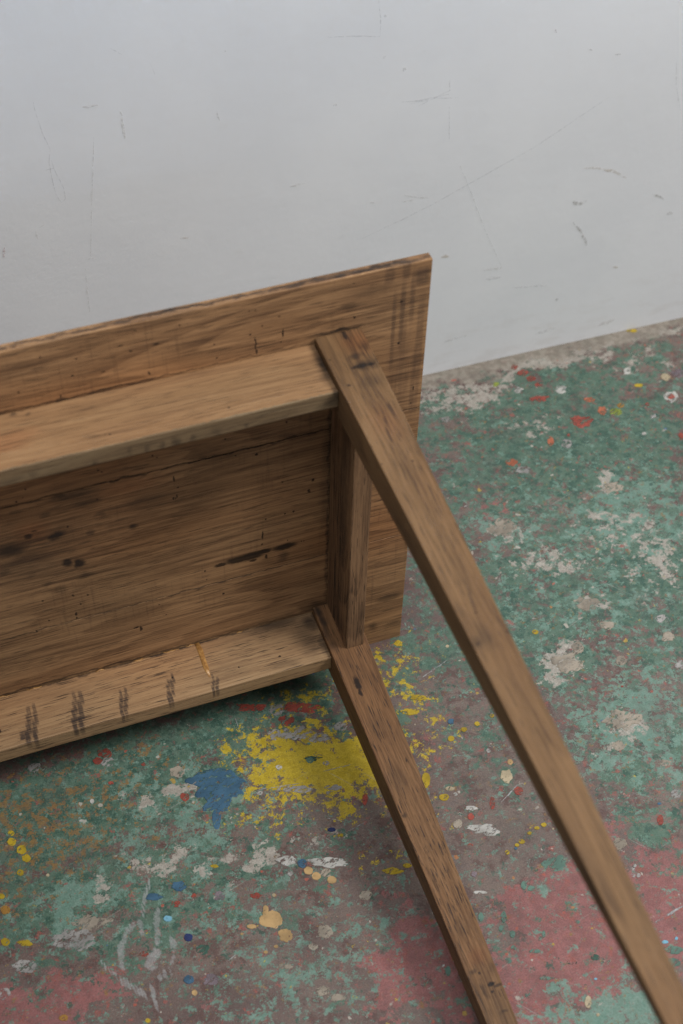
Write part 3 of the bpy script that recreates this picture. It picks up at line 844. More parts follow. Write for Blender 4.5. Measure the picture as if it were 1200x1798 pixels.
PAINT = {
    'cream': paint_mat('cream_paint', (0.426, 0.344, 0.224), 0.38), 'peach': paint_mat('peach_paint', (0.459, 0.296, 0.136), 0.35),
    'beige': paint_mat('beige_paint', (0.312, 0.264, 0.208), 0.44), 'white': paint_mat('white_paint', (0.459, 0.440, 0.400), 0.44),
    'pale_grey': paint_mat('pale_grey_paint', (0.328, 0.308, 0.288), 0.47), 'blue': paint_mat('blue_paint', (0.056, 0.125, 0.195), 0.43),
    'sky_blue': paint_mat('sky_blue_paint', (0.164, 0.360, 0.464), 0.36), 'navy': paint_mat('navy_paint', (0.025, 0.036, 0.112), 0.38),
    'yellow': paint_mat('yellow_paint', (0.426, 0.296, 0.024), 0.42), 'ochre': paint_mat('ochre_paint', (0.295, 0.152, 0.036), 0.42),
    'red': paint_mat('red_paint', (0.312, 0.068, 0.048), 0.46), 'orange': paint_mat('orange_paint', (0.410, 0.128, 0.068), 0.44),
    'teal': paint_mat('teal_paint', (0.115, 0.200, 0.156), 0.43), 'mauve': paint_mat('mauve_paint', (0.205, 0.160, 0.176), 0.46),
    'smear': paint_mat('white_smear_paint', (0.34, 0.34, 0.33), 0.47, seed=4.0),
    'lime': paint_mat('lime_paint', (0.246, 0.288, 0.048), 0.48), 'green': paint_mat('green_paint', (0.045, 0.096, 0.072), 0.46)}


# ------------------------------------------------------------------ mesh helpers
def link(name, me, mat, parent=None):
    o = bpy.data.objects.new(name, me)
    if mat:
        me.materials.append(mat)
    COL.objects.link(o)
    if parent:
        o.parent = parent
    return o


def tag(o, label=None, cat=None, kind=None):
    if label:
        o['label'] = label
    if cat:
        o['category'] = cat
    if kind:
        o['kind'] = kind


def timber(name, sections, axis, mat, parent, bev=0.0016, jit=0.0004, seed=1, n=14):
    """a length of sawn timber: sections = two quads of 4 corner points, lofted in n steps with hand-planed unevenness"""
    q0 = [Vector(p) for p in sections[0]]
    q1 = [Vector(p) for p in sections[1]]
    bm = bmesh.new()
    rows = []
    for i in range(n + 1):
        t = i / n
        row = []
        for k in range(4):
            p = q0[k].lerp(q1[k], t)
            if 0 < i < n:
                d = mnoise.noise_vector(Vector((p.x * 9 + seed * 5.1, p.y * 9 + k * 3.7, p.z * 9)))
                p = p + d * jit * 2.0
            row.append(bm.verts.new(p))
        rows.append(row)
    for i in range(n):
        for k in range(4):
            a, b2 = rows[i][k], rows[i][(k + 1) % 4]
            c, d = rows[i + 1][(k + 1) % 4], rows[i + 1][k]
            bm.faces.new((a, b2, c, d))
    bm.faces.new(rows[0][::-1])
    bm.faces.new(rows[-1])
    bmesh.ops.recalc_face_normals(bm, faces=bm.faces)
    ed = [e for e in bm.edges if len(e.link_faces) == 2 and e.calc_face_angle() > 0.6]
    bmesh.ops.bevel(bm, geom=ed, offset=bev, segments=2, profile=0.6, affect='EDGES')
    for f in bm.faces:
        f.smooth = False
    me = bpy.data.meshes.new(name)
    bm.to_mesh(me)
    bm.free()
    return link(name, me, mat, parent)


# ------------------------------------------------------------------ setting
YAW = math.radians(-0.8501)
W0 = Vector((0.22533, 0.47287, 0))


def sheet(name, x0, x1, y0, y1, nx, ny, mat, amp):
    bm = bmesh.new()
    vs = [[bm.verts.new((x0 + (x1 - x0) * i / nx, y0 + (y1 - y0) * j / ny, 0)) for i in range(nx + 1)] for j in range(ny + 1)]
    for j in range(ny):
        for i in range(nx):
            bm.faces.new((vs[j][i], vs[j][i + 1], vs[j + 1][i + 1], vs[j + 1][i]))
    me = bpy.data.meshes.new(name)
    bm.to_mesh(me)
    bm.free()
    return link(name, me, mat)


floor = sheet('floor', -3, 3, -3.2, 0.56, 4, 4, floor_mat(), 0)
tag(floor, kind='structure')

# the wall: slightly uneven plaster, its own origin at the foot of the wall
bm = bmesh.new()
NX, NZ = 120, 60
vv = []
for j in range(NZ + 1):
    r = []
    for i in range(NX + 1):
        x = -3 + 6 * i / NX
        z = -0.01 + 2.4 * j / NZ
        d = mnoise.noise(Vector((x * 3.0, z * 3.0, 0.4))) * 0.0022
        r.append(bm.verts.new((x, d, z)))
    vv.append(r)
for j in range(NZ):
    for i in range(NX):
        f = bm.faces.new((vv[j][i], vv[j][i + 1], vv[j + 1][i + 1], vv[j + 1][i]))
        f.smooth = True
# back skin gives the wall its thickness
bk = [bm.verts.new(p) for p in ((-3, 0.12, -0.01), (3, 0.12, -0.01), (3, 0.12, 2.39), (-3, 0.12, 2.39))]
bm.faces.new(bk[::-1])
bm.faces.new([vv[NZ][i] for i in range(NX + 1)] + [bk[2], bk[3]])
bm.faces.new([vv[j][0] for j in range(NZ, -1, -1)] + [bk[0], bk[3]][::1])
bm.faces.new([vv[j][NX] for j in range(NZ + 1)] + [bk[2], bk[1]])
bmesh.ops.recalc_face_normals(bm, faces=bm.faces)
me = bpy.data.meshes.new('wall')
bm.to_mesh(me)
bm.free()
wall = link('wall', me, wall_mat())
wall.location = W0
wall.rotation_euler.z = YAW
tag(wall, kind='structure')


def wall_off(x, z):
    return mnoise.noise(Vector((x * 3.0, z * 3.0, 0.4))) * 0.0022


def mark_mat(name, rgb, cover, seed):
    m, g, b = new_mat(name)
    P = g.coord()
    b.inputs['Base Color'].default_value = (*rgb, 1)
    b.inputs['Roughness'].default_value = 0.7
    n = g.noise(g.vmath('ADD', P, (seed, 0, 0)), 190, 4, 0.7)
    g.put(b.inputs['Alpha'], g.ramp(n, 0.35, 0.62) * cover)
    return m


MARK = {'pencil': mark_mat('pencil_graphite', (0.30, 0.31, 0.33), 0.19, 1), 'rust': mark_mat('rusty_smear', (0.42, 0.31, 0.17), 0.34, 2),
        'dirt': mark_mat('dark_dirt', (0.22, 0.20, 0.15), 0.36, 3), 'scuff': mark_mat('scuff', (0.50, 0.46, 0.40), 0.26, 4),
        'smudge': mark_mat('grey_smudge', (0.46, 0.46, 0.44), 0.2, 5), 'rose': mark_mat('rose_smear', (0.50, 0.36, 0.36), 0.7, 6)}
MARKNAME = {'pencil': 'pencil_line', 'rust': 'rust_mark', 'dirt': 'dirt_mark', 'scuff': 'scuff_mark', 'smudge': 'smudge', 'rose': 'rose_mark'}


def ribbon(name, pts, wid, mat, parent, to3, seed):
    rng = random.Random(seed)
    dense = []
    for (a, b2) in zip(pts[:-1], pts[1:]):
        a, b2 = Vector(a), Vector(b2)
        k = max(2, int((b2 - a).length / 0.006))
        for i in range(k):
            dense.append(a.lerp(b2, i / k))
    dense.append(Vector(pts[-1]))
    bm = bmesh.new()
    prev = None
    n = len(dense)
    for i, p in enumerate(dense):
        t = (dense[min(i + 1, n - 1)] - dense[max(i - 1, 0)]).normalized()
        nr = Vector((-t.y, t.x))
        taper = min(1.0, 0.35 + 3.0 * min(i, n - 1 - i) / n)
        w = wid * 0.5 * taper * rng.uniform(0.6, 1.3)
        p = p + nr * rng.uniform(-0.25, 0.25) * wid
        a = bm.verts.new(to3(p + nr * w))
        b2 = bm.verts.new(to3(p - nr * w))
        if prev:
            bm.faces.new((prev[0], prev[1], b2, a))
        prev = (a, b2)
    me = bpy.data.meshes.new(name)
    bm.to_mesh(me)
    bm.free()
    return link(name, me, mat, parent)


WALLMARKS = [
    ([(-0.5112, 0.5526), (-0.5105, 0.5356), (-0.5064, 0.505), (-0.5008, 0.4834)], 0.00106, 'pencil'),
    ([(-0.5008, 0.4834), (-0.5048, 0.4663), (-0.5042, 0.4426), (-0.5029, 0.4223), (-0.4978, 0.4091)], 0.0011, 'pencil'),
    ([(-0.4978, 0.4091), (-0.4921, 0.4136), (-0.4921, 0.4281), (-0.5013, 0.4617)], 0.00106, 'pencil'),
    ([(-0.511, 0.4574), (-0.4997, 0.4583), (-0.5015, 0.4696)], 0.0009, 'pencil'),
    ([(-0.0802, 0.6042), (-0.0777, 0.5821), (-0.0768, 0.571), (-0.0782, 0.5572)], 0.00134, 'pencil'),
    ([(-0.0782, 0.5572), (-0.0984, 0.5613), (-0.1281, 0.5654), (-0.1465, 0.5677)], 0.00122, 'pencil'),
    ([(0.0201, 0.4444), (0.0227, 0.3915)], 0.00115, 'pencil'),
    ([(-0.1037, 0.2673), (-0.0472, 0.2843), (0.0027, 0.3009), (0.0772, 0.3303), (0.1514, 0.3597), (0.2563, 0.4155)], 0.00136, 'pencil'),
    ([(-0.0473, 0.4623), (-0.0196, 0.4605), (0.02, 0.4622)], 0.00176, 'pencil'),
    ([(-0.0353, 0.4577), (0.0002, 0.4601), (0.0324, 0.4543)], 0.00129, 'pencil'),
    ([(-0.0233, 0.4531), (0.0213, 0.4676)], 0.00097, 'pencil'),
    ([(0.0189, 0.4839), (0.0198, 0.4663)], 0.00097, 'pencil'),
    ([(0.3515, 0.4572), (0.3582, 0.4142), (0.3744, 0.3681)], 0.00127, 'pencil'),
    ([(-0.4133, 0.5984), (-0.3977, 0.5866)], 0.00067, 'pencil'),
    ([(-0.369, 0.5738), (-0.3637, 0.557)], 0.00083, 'pencil'),
    ([(0.0404, 0.3536), (0.0621, 0.3002), (0.083, 0.2448), (0.117, 0.1693)], 0.00138, 'smudge'),
    ([(0.2307, 0.3111), (0.2535, 0.3065), (0.2771, 0.2972), (0.302, 0.2811)], 0.0037, 'rust'),
    ([(0.22, 0.2588), (0.2259, 0.2547), (0.2351, 0.2537), (0.2419, 0.257)], 0.00565, 'dirt'),
    ([(0.2242, 0.2236), (0.2391, 0.2058), (0.2517, 0.1784)], 0.00382, 'dirt'),
    ([(0.3489, 0.2451), (0.3695, 0.2331)], 0.00344, 'dirt'),
    ([(0.379, 0.2048), (0.3887, 0.2038)], 0.00502, 'dirt'),
    ([(-0.2777, 0.5699), (-0.2752, 0.5745)], 0.00284, 'rust'),
    ([(-0.41, 0.5171), (-0.4094, 0.498), (-0.4086, 0.4802)], 0.00348, 'scuff'),
    ([(-0.4547, 0.5305), (-0.4361, 0.5308)], 0.00273, 'scuff'),
    ([(-0.3538, 0.3229), (-0.3423, 0.3221)], 0.00347, 'rust'),
    ([(-0.2922, 0.4954), (-0.2887, 0.4816)], 0.00219, 'scuff'),
    ([(-0.074, 0.5279), (-0.0695, 0.5294)], 0.00387, 'rust'),
    ([(-0.0461, 0.5093), (-0.0421, 0.5063)], 0.00472, 'scuff'),
    ([(-0.0718, 0.5848), (-0.0703, 0.581)], 0.00378, 'scuff'),
    ([(-0.5767, 0.3623), (-0.5799, 0.3478)], 0.00282, 'rose'),
    ([(-0.4463, 0.4897), (-0.4602, 0.4052), (-0.4725, 0.3233)], 0.00125, 'scuff'),
    ([(-0.4812, 0.3077), (-0.4837, 0.2725), (-0.4845, 0.2378)], 0.00164, 'scuff'),
    ([(-0.4757, 0.3214), (-0.4684, 0.3198)], 0.00185, 'scuff'),
    ([(-0.2006, 0.3697), (-0.1809, 0.3708)], 0.00238, 'scuff'),
    ([(-0.1402, 0.4745), (-0.1349, 0.4751)], 0.0031, 'scuff'),
    ([(0.0881, 0.1711), (0.117, 0.1693)], 0.00375, 'scuff'),
    ([(0.0919, 0.1542), (0.1164, 0.1534)], 0.00472, 'smudge'),
    ([(0.0194, 0.2113), (0.0309, 0.2087)], 0.00542, 'rust'),
    ([(0.2103, 0.091), (0.215, 0.0909)], 0.005, 'dirt'),
    ([(-0.0429, 0.3141), (-0.0229, 0.3135)], 0.00256, 'scuff'),
    ([(-0.0398, 0.3233), (-0.0019, 0.3109)], 0.0017, 'scuff'),
    ([(0.2143, 0.4909), (0.2212, 0.4889)], 0.00257, 'dirt'),
    ([(0.2561, 0.4774), (0.2648, 0.476)], 0.00218, 'dirt'),
    ([(-0.0892, 0.323), (-0.0826, 0.3207)], 0.00251, 'scuff'),
    ([(0.1635, 0.5267), (0.1663, 0.5232)], 0.00333, 'rose'),
    ([(0.3006, 0.1289), (0.3103, 0.1277)], 0.00505, 'rust'),
    ([(0.031, 0.0561), (0.0678, 0.0596)], 0.00385, 'smudge'),
    ([(0.1367, 0.1294), (0.193, 0.1211)], 0.00289, 'smudge'),
    ([(0.1828, 0.0336), (0.2162, 0.036)], 0.00405, 'smudge'),
    ([(0.2908, 0.0228), (0.3198, 0.0265)], 0.00628, 'scuff'),
    ([(-0.5351, 0.3758), (-0.5349, 0.3631)], 0.00213, 'scuff'),
    ([(-0.5293, 0.3803), (-0.5231, 0.3832)], 0.00178, 'scuff'),
    ([(-0.5635, 0.4664), (-0.5625, 0.4646)], 0.00135, 'scuff'),
]
for i, (pts, wid, k) in enumerate(WALLMARKS):
    ribbon(MARKNAME[k], pts, max(wid, 0.0011), MARK[k], wall, lambda q: (q.x, wall_off(q.x, q.y) - 0.0011, q.y), i)

SPLATS = [
    (-0.2752, -0.3211, 0.012, -0.0044, -0.0031, -0.0095, 'peach'),
    (-0.2663, -0.3442, 0.0068, -0.0025, -0.0023, -0.0069, 'peach'),
    (-0.2793, -0.3533, 0.0022, -0.0008, -0.0006, -0.0019, 'peach'),
    (-0.2914, -0.3558, 0.0022, -0.0008, -0.0006, -0.0018, 'peach'),
    (-0.3088, -0.3272, 0.0017, -0.0006, -0.0004, -0.0013, 'peach'),
    (-0.2966, -0.3225, 0.0051, -0.0019, -0.0008, -0.0025, 'peach'),
    (-0.2763, -0.3085, 0.0029, -0.001, -0.0016, -0.0052, 'peach'),
    (-0.2624, -0.2953, 0.0017, -0.0006, -0.0006, -0.002, 'peach'),
    (-0.2181, -0.2796, 0.0047, -0.0017, -0.0016, -0.0047, 'peach'),
    (-0.212, -0.2886, 0.0047, -0.0017, -0.0016, -0.0046, 'peach'),
    (-0.2009, -0.2889, 0.0058, -0.0021, -0.0019, -0.0053, 'beige'),
    (-0.1979, -0.299, 0.0047, -0.0017, -0.0016, -0.0046, 'peach'),
    (-0.1702, -0.3291, 0.0063, -0.0023, -0.0022, -0.0058, 'beige'),
    (-0.263, -0.2951, 0.0017, -0.0006, -0.0006, -0.002, 'cream'),
    (-0.2215, -0.2685, 0.0053, -0.0019, -0.0018, -0.0054, 'blue'),
    (-0.2379, -0.2761, 0.0029, -0.0011, -0.0011, -0.0033, 'pale_grey'),
    (-0.1766, -0.2392, 0.0042, -0.0015, -0.001, -0.0028, 'navy'),
    (-0.1701, -0.2494, 0.003, -0.0011, -0.001, -0.0028, 'yellow'),
    (-0.2363, -0.2593, 0.0112, -0.0041, -0.0018, -0.0054, 'white'),
    (-0.1958, -0.2764, 0.02, -0.0073, -0.0019, -0.0054, 'white'),
    (-0.3195, -0.14, 0.0049, -0.0018, -0.0016, -0.006, 'red'),
    (-0.2378, -0.1642, 0.0037, -0.0013, -0.0009, -0.003, 'white'),
    (-0.1275, -0.2137, 0.003, -0.0011, -0.003, -0.0079, 'red'),
    (-0.313, -0.2387, 0.0041, -0.0015, -0.0006, -0.0021, 'yellow'),
    (-0.3185, -0.1044, 0.0081, -0.003, -0.0021, -0.0077, 'beige'),
    (-0.119, -0.1079, 0.0076, -0.0028, -0.0023, -0.0063, 'pale_grey'),
    (-0.1525, -0.1517, 0.0037, -0.0014, -0.0011, -0.003, 'pale_grey'),
    (-0.2059, -0.1381, 0.0037, -0.0014, -0.001, -0.003, 'white'),
    (-0.1959, -0.0921, 0.0076, -0.0028, -0.0023, -0.0071, 'pale_grey'),
    (-0.1819, -0.0576, 0.0103, -0.0038, -0.0024, -0.0073, 'pale_grey'),
    (-0.1738, -0.0985, 0.0165, -0.0061, -0.0029, -0.0087, 'pale_grey'),
    (-0.1485, -0.114, 0.0127, -0.0046, -0.0022, -0.0063, 'pale_grey'),
    (-0.1563, -0.0634, 0.0226, -0.0083, -0.0025, -0.0073, 'red'),
    (-0.176, -0.0771, 0.0096, -0.0035, -0.0024, -0.0072, 'red'),
    (-0.2114, -0.044, 0.0161, -0.0059, -0.0018, -0.0058, 'red'),
    (0.0074, -0.1463, 0.0038, -0.0014, -0.0017, -0.0039, 'blue'),
    (-0.0024, -0.1694, 0.0038, -0.0014, -0.0016, -0.0038, 'yellow'),
    (-0.1969, -0.1734, 0.0184, -0.0068, -0.0015, -0.0044, 'pale_grey'),
    (-0.1565, -0.1865, 0.0086, -0.0032, -0.0013, -0.0037, 'pale_grey'),
    (-0.1621, -0.1927, 0.0049, -0.0018, -0.001, -0.0029, 'pale_grey'),
    (-0.1641, -0.1406, 0.01, -0.0037, -0.0011, -0.0031, 'green'),
    (-0.1686, -0.1415, 0.0044, -0.0016, -0.0013, -0.0038, 'teal'),
    (-0.4736, -0.0398, 0.0069, -0.0025, -0.0014, -0.0071, 'pale_grey'),
    (-0.515, -0.1198, 0.0036, -0.0013, -0.0007, -0.0037, 'yellow'),
    (-0.5165, -0.1311, 0.0048, -0.0017, -0.0009, -0.0051, 'yellow'),
    (-0.5082, -0.145, 0.0053, -0.002, -0.0011, -0.0058, 'yellow'),
    (-0.505, -0.1577, 0.0047, -0.0017, -0.001, -0.005, 'yellow'),
    (-0.5148, -0.1731, 0.0035, -0.0013, -0.0008, -0.0042, 'yellow'),
    (-0.5394, -0.1953, 0.0035, -0.0013, -0.0006, -0.0034, 'yellow'),
    (-0.5451, -0.2505, 0.0045, -0.0017, -0.0008, -0.0046, 'yellow'),
    (-0.5257, -0.259, 0.0068, -0.0025, -0.0007, -0.0039, 'yellow'),
    (-0.5384, -0.2132, 0.0052, -0.0019, -0.001, -0.0054, 'ochre'),
    (-0.5051, -0.3542, 0.0043, -0.0016, -0.0008, -0.0036, 'ochre'),
    (-0.438, -0.129, 0.003, -0.0011, -0.0007, -0.003, 'white'),
    (-0.4205, -0.1094, 0.0024, -0.0009, -0.0007, -0.003, 'white'),
    (-0.3853, -0.2525, 0.0087, -0.0032, -0.001, -0.004, 'blue'),
    (-0.3559, -0.2493, 0.0081, -0.003, -0.0015, -0.0054, 'blue'),
    (-0.3776, -0.2829, 0.0046, -0.0017, -0.0009, -0.0033, 'sky_blue'),
    (-0.3629, -0.3116, 0.0045, -0.0017, -0.0012, -0.0044, 'navy'),
    (-0.3751, -0.3578, 0.005, -0.0018, -0.0013, -0.0048, 'blue'),
    (-0.3735, -0.3737, 0.0027, -0.001, -0.0008, -0.003, 'peach'),
    (-0.3542, -0.3654, 0.0077, -0.0028, -0.0019, -0.0066, 'mauve'),
    (-0.3526, -0.33, 0.0067, -0.0025, -0.0016, -0.0056, 'green'),
    (-0.3644, -0.2689, 0.0052, -0.0019, -0.0011, -0.004, 'red'),
    (-0.2429, -0.3667, 0.0045, -0.0016, -0.0013, -0.0037, 'beige'),
    (-0.2247, -0.3545, 0.0073, -0.0027, -0.0026, -0.0075, 'beige'),
    (-0.2769, -0.3782, 0.0067, -0.0024, -0.001, -0.003, 'beige'),
    (-0.2498, -0.4169, 0.0066, -0.0024, -0.0018, -0.0053, 'beige'),
    (-0.2386, -0.4289, 0.0082, -0.003, -0.0012, -0.0035, 'beige'),
    (-0.4556, -0.2593, 0.0171, -0.0063, -0.0018, -0.0079, 'beige'),
    (-0.4758, -0.2731, 0.0203, -0.0074, -0.0025, -0.0116, 'pale_grey'),
    (-0.5307, -0.2854, 0.0122, -0.0045, -0.0013, -0.007, 'pale_grey'),
    (-0.5567, -0.308, 0.0066, -0.0024, -0.0011, -0.0062, 'pale_grey'),
    (-0.353, -0.0798, 0.0025, -0.0009, -0.0006, -0.0023, 'red'),
    (-0.3946, -0.0924, 0.0031, -0.0011, -0.0005, -0.0023, 'red'),
    (-0.3913, -0.0493, 0.0082, -0.003, -0.0015, -0.0064, 'red'),
    (-0.391, -0.0624, 0.0075, -0.0028, -0.0017, -0.0071, 'pale_grey'),
    (-0.4018, -0.0567, 0.0056, -0.0021, -0.0011, -0.0048, 'red'),
    (-0.2794, -0.1372, 0.0283, -0.0104, -0.0055, -0.0187, 'blue'),
    (-0.2876, -0.1607, 0.0146, -0.0054, -0.0034, -0.0117, 'blue'),
    (-0.2934, -0.1804, 0.0048, -0.0018, -0.0042, -0.0144, 'blue'),
    (-0.4116, -0.3139, 0.0045, -0.0016, -0.0008, -0.0031, 'red'),
    (-0.318, -0.2757, 0.0058, -0.0021, -0.0016, -0.0053, 'mauve'),
    (-0.3444, -0.2653, 0.0029, -0.0011, -0.0007, -0.0027, 'red'),
    (-0.2811, -0.2892, 0.0058, -0.0021, -0.001, -0.0033, 'red'),
    (-0.4258, -0.3864, 0.0027, -0.001, -0.0006, -0.0023, 'yellow'),
    (0.3453, 0.3906, 0.0064, -0.0024, -0.0028, -0.0061, 'white'),
    (0.406, 0.3695, 0.008, -0.003, -0.0042, -0.0085, 'white'),
    (0.4016, 0.2927, 0.0141, -0.0052, -0.0063, -0.0126, 'red'),
    (0.4419, 0.3039, 0.0063, -0.0023, -0.0042, -0.0081, 'orange'),
    (0.2678, 0.247, 0.0076, -0.0028, -0.003, -0.0066, 'orange'),
    (0.34, 0.2685, 0.0046, -0.0017, -0.0043, -0.009, 'orange'),
    (0.553, 0.2964, 0.0104, -0.0038, -0.0059, -0.0105, 'white'),
    (0.5522, 0.2967, 0.0056, -0.0021, -0.0033, -0.0059, 'red'),
    (0.5198, 0.3738, 0.0049, -0.0018, -0.0039, -0.0074, 'white'),
    (0.5683, 0.3411, 0.0065, -0.0024, -0.004, -0.0073, 'cream'),
    (0.4352, 0.333, 0.0072, -0.0027, -0.0024, -0.0047, 'orange'),
    (0.3655, 0.3617, 0.0143, -0.0053, -0.0029, -0.006, 'red'),
    (0.3635, 0.4422, 0.0049, -0.0018, -0.0023, -0.0051, 'red'),
    (0.3691, 0.4254, 0.0073, -0.0027, -0.0029, -0.0063, 'red'),
    (0.3746, 0.4087, 0.0073, -0.0027, -0.0029, -0.0062, 'red'),
    (0.3794, 0.3909, 0.0056, -0.0021, -0.0023, -0.0049, 'red'),
    (0.4589, 0.2949, 0.0095, -0.0035, -0.0036, -0.0069, 'lime'),
    (0.3195, 0.4146, 0.0056, -0.0021, -0.0022, -0.0049, 'lime'),
    (0.3701, 0.272, 0.0023, -0.0009, -0.0017, -0.0034, 'red'),
    (0.5112, 0.2936, 0.0032, -0.0012, -0.0019, -0.0035, 'red'),
    (0.5215, 0.2119, 0.0039, -0.0014, -0.0044, -0.0077, 'red'),
    (0.5917, 0.3427, 0.0097, -0.0036, -0.0055, -0.0097, 'mauve'),
    (0.5221, 0.3745, 0.0041, -0.0015, -0.0033, -0.0062, 'white'),
    (0.5204, 0.3371, 0.0064, -0.0024, -0.0019, -0.0036, 'yellow'),
    (0.4727, 0.3051, 0.0048, -0.0018, -0.0025, -0.0047, 'ochre'),
    (0.2167, 0.3654, 0.0063, -0.0023, -0.0025, -0.0059, 'pale_grey'),
    (0.3594, 0.256, 0.0069, -0.0026, -0.0044, -0.0089, 'pale_grey'),
    (0.2779, 0.2267, 0.0106, -0.0039, -0.003, -0.0065, 'pale_grey'),
    (0.5057, 0.2679, 0.0047, -0.0017, -0.0031, -0.0057, 'pale_grey'),
    (0.4743, 0.2361, 0.0031, -0.0011, -0.0018, -0.0033, 'white'),
    (0.5755, 0.4615, 0.0076, -0.0028, -0.0021, -0.0039, 'yellow'),
    (0.2011, -0.0958, 0.0067, -0.0025, -0.0046, -0.0091, 'beige'),
    (0.1767, -0.1132, 0.0159, -0.0058, -0.0073, -0.0147, 'beige'),
    (0.1995, -0.2133, 0.0191, -0.007, -0.0068, -0.0128, 'beige'),
    (0.1779, -0.2471, 0.0069, -0.0025, -0.0035, -0.0066, 'beige'),
    (0.218, -0.2877, 0.0062, -0.0023, -0.0024, -0.0042, 'beige'),
    (0.209, -0.3289, 0.0061, -0.0022, -0.0035, -0.0061, 'pale_grey'),
    (0.0389, -0.1952, 0.0031, -0.0012, -0.0013, -0.003, 'white'),
    (0.0321, -0.2005, 0.0025, -0.0009, -0.0013, -0.003, 'pale_grey'),
    (0.0491, -0.224, 0.0031, -0.0011, -0.0017, -0.0037, 'peach'),
    (0.0371, -0.2408, 0.0068, -0.0025, -0.0036, -0.0079, 'cream'),
    (0.0414, -0.2641, 0.0049, -0.0018, -0.0026, -0.0056, 'red'),
    (-0.0238, -0.2769, 0.0036, -0.0013, -0.0018, -0.0041, 'red'),
    (-0.0412, -0.2801, 0.0054, -0.002, -0.0024, -0.0055, 'beige'),
    (-0.0169, -0.2962, 0.0132, -0.0048, -0.0027, -0.0061, 'white'),
    (-0.0113, -0.3037, 0.0084, -0.0031, -0.0018, -0.0041, 'white'),
    (-0.0192, -0.2665, 0.0073, -0.0027, -0.0012, -0.0028, 'white'),
    (0.0487, -0.3147, 0.003, -0.0011, -0.0013, -0.0027, 'yellow'),
    (0.0396, -0.3161, 0.003, -0.0011, -0.001, -0.002, 'yellow'),
    (0.029, -0.3193, 0.0024, -0.0009, -0.0009, -0.002, 'yellow'),
    (0.016, -0.3263, 0.0036, -0.0013, -0.0012, -0.0027, 'yellow'),
    (0.0094, -0.3285, 0.0024, -0.0009, -0.0009, -0.002, 'yellow'),
    (-0.0047, -0.3334, 0.0024, -0.0009, -0.0012, -0.0026, 'yellow'),
    (0.0063, -0.332, 0.0018, -0.0006, -0.0006, -0.0013, 'blue'),
    (0.0356, -0.365, 0.0111, -0.0041, -0.0037, -0.0077, 'teal'),
    (0.0466, -0.3622, 0.0053, -0.0019, -0.0028, -0.0058, 'teal'),
    (0.1171, -0.3665, 0.0065, -0.0024, -0.0038, -0.0071, 'beige'),
    (0.1194, -0.3965, 0.0018, -0.0006, -0.001, -0.0019, 'pale_grey'),
    (0.1159, -0.4004, 0.0017, -0.0006, -0.001, -0.0019, 'pale_grey'),
    (0.1119, -0.4065, 0.0023, -0.0009, -0.0013, -0.0025, 'pale_grey'),
    (0.1172, -0.4084, 0.0023, -0.0009, -0.0013, -0.0025, 'pale_grey'),
    (0.1054, -0.4886, 0.0034, -0.0012, -0.001, -0.0017, 'sky_blue'),
    (0.1186, -0.4892, 0.0017, -0.0006, -0.001, -0.0017, 'sky_blue'),
    (0.1099, -0.4999, 0.0084, -0.0031, -0.0022, -0.004, 'teal'),
    (0.018, -0.5009, 0.0016, -0.0006, -0.0006, -0.0011, 'sky_blue'),
    (-0.0005, -0.5205, 0.0033, -0.0012, -0.0031, -0.006, 'cream'),
    (0.0023, -0.5364, 0.0016, -0.0006, -0.0008, -0.0016, 'cream'),
    (0.0354, -0.1602, 0.0032, -0.0012, -0.0014, -0.0031, 'yellow'),
    (0.0174, -0.1625, 0.0038, -0.0014, -0.0013, -0.0031, 'yellow'),
    (0.0568, -0.1554, 0.0026, -0.0009, -0.001, -0.0023, 'yellow'),
    (0.3229, -0.0892, 0.0082, -0.003, -0.0033, -0.006, 'pale_grey'),
    (0.2527, -0.0746, 0.0088, -0.0032, -0.0031, -0.006, 'beige'),
    (0.3157, -0.118, 0.0081, -0.003, -0.0037, -0.0066, 'beige'),
    (0.2423, -0.1325, 0.0066, -0.0024, -0.0034, -0.0065, 'beige'),
    (0.3085, -0.1637, 0.0066, -0.0024, -0.0036, -0.0064, 'pale_grey'),
    (0.1143, -0.3969, 0.0018, -0.0006, -0.001, -0.0019, 'pale_grey'),
    (-0.0392, -0.3107, 0.003, -0.0011, -0.0009, -0.002, 'red'),
    (0.2451, -0.0325, 0.0137, -0.0051, -0.0054, -0.0106, 'beige'),
    (0.2031, 0.1325, 0.016, -0.0059, -0.0082, -0.0179, 'beige'),
    (0.3779, 0.1508, 0.0134, -0.005, -0.0054, -0.0103, 'beige'),
    (0.0066, -0.2686, 0.003, -0.0011, -0.0035, -0.0077, 'red'),
    (0.1744, -0.3544, 0.0036, -0.0013, -0.0033, -0.006, 'red'),
    (0.1006, -0.5116, 0.0078, -0.0028, -0.0025, -0.0045, 'teal'),
    (-0.053, -0.3684, 0.0069, -0.0025, -0.0008, -0.0019, 'white'),
    (-0.0498, -0.3458, 0.0029, -0.0011, -0.0014, -0.0032, 'mauve'),
    (0.1624, -0.0535, 0.004, -0.0015, -0.0016, -0.0034, 'yellow'),
    (-0.0066, -0.0113, 0.006, -0.0022, -0.0017, -0.0043, 'yellow'),
    (-0.0332, -0.116, 0.0103, -0.0038, -0.0019, -0.0048, 'yellow'),
    (-0.0584, -0.1427, 0.0063, -0.0023, -0.0015, -0.0039, 'yellow'),
    (-0.0154, -0.0995, 0.0091, -0.0033, -0.0016, -0.004, 'yellow'),
    (-0.1209, -0.4407, 0.0028, -0.001, -0.0022, -0.0052, 'teal'),
    (-0.1234, -0.433, 0.0017, -0.0006, -0.0007, -0.0018, 'white'),
    (-0.0409, -0.4253, 0.0028, -0.001, -0.0019, -0.0042, 'teal'),
    (-0.041, -0.4039, 0.0028, -0.001, -0.0028, -0.0061, 'teal'),
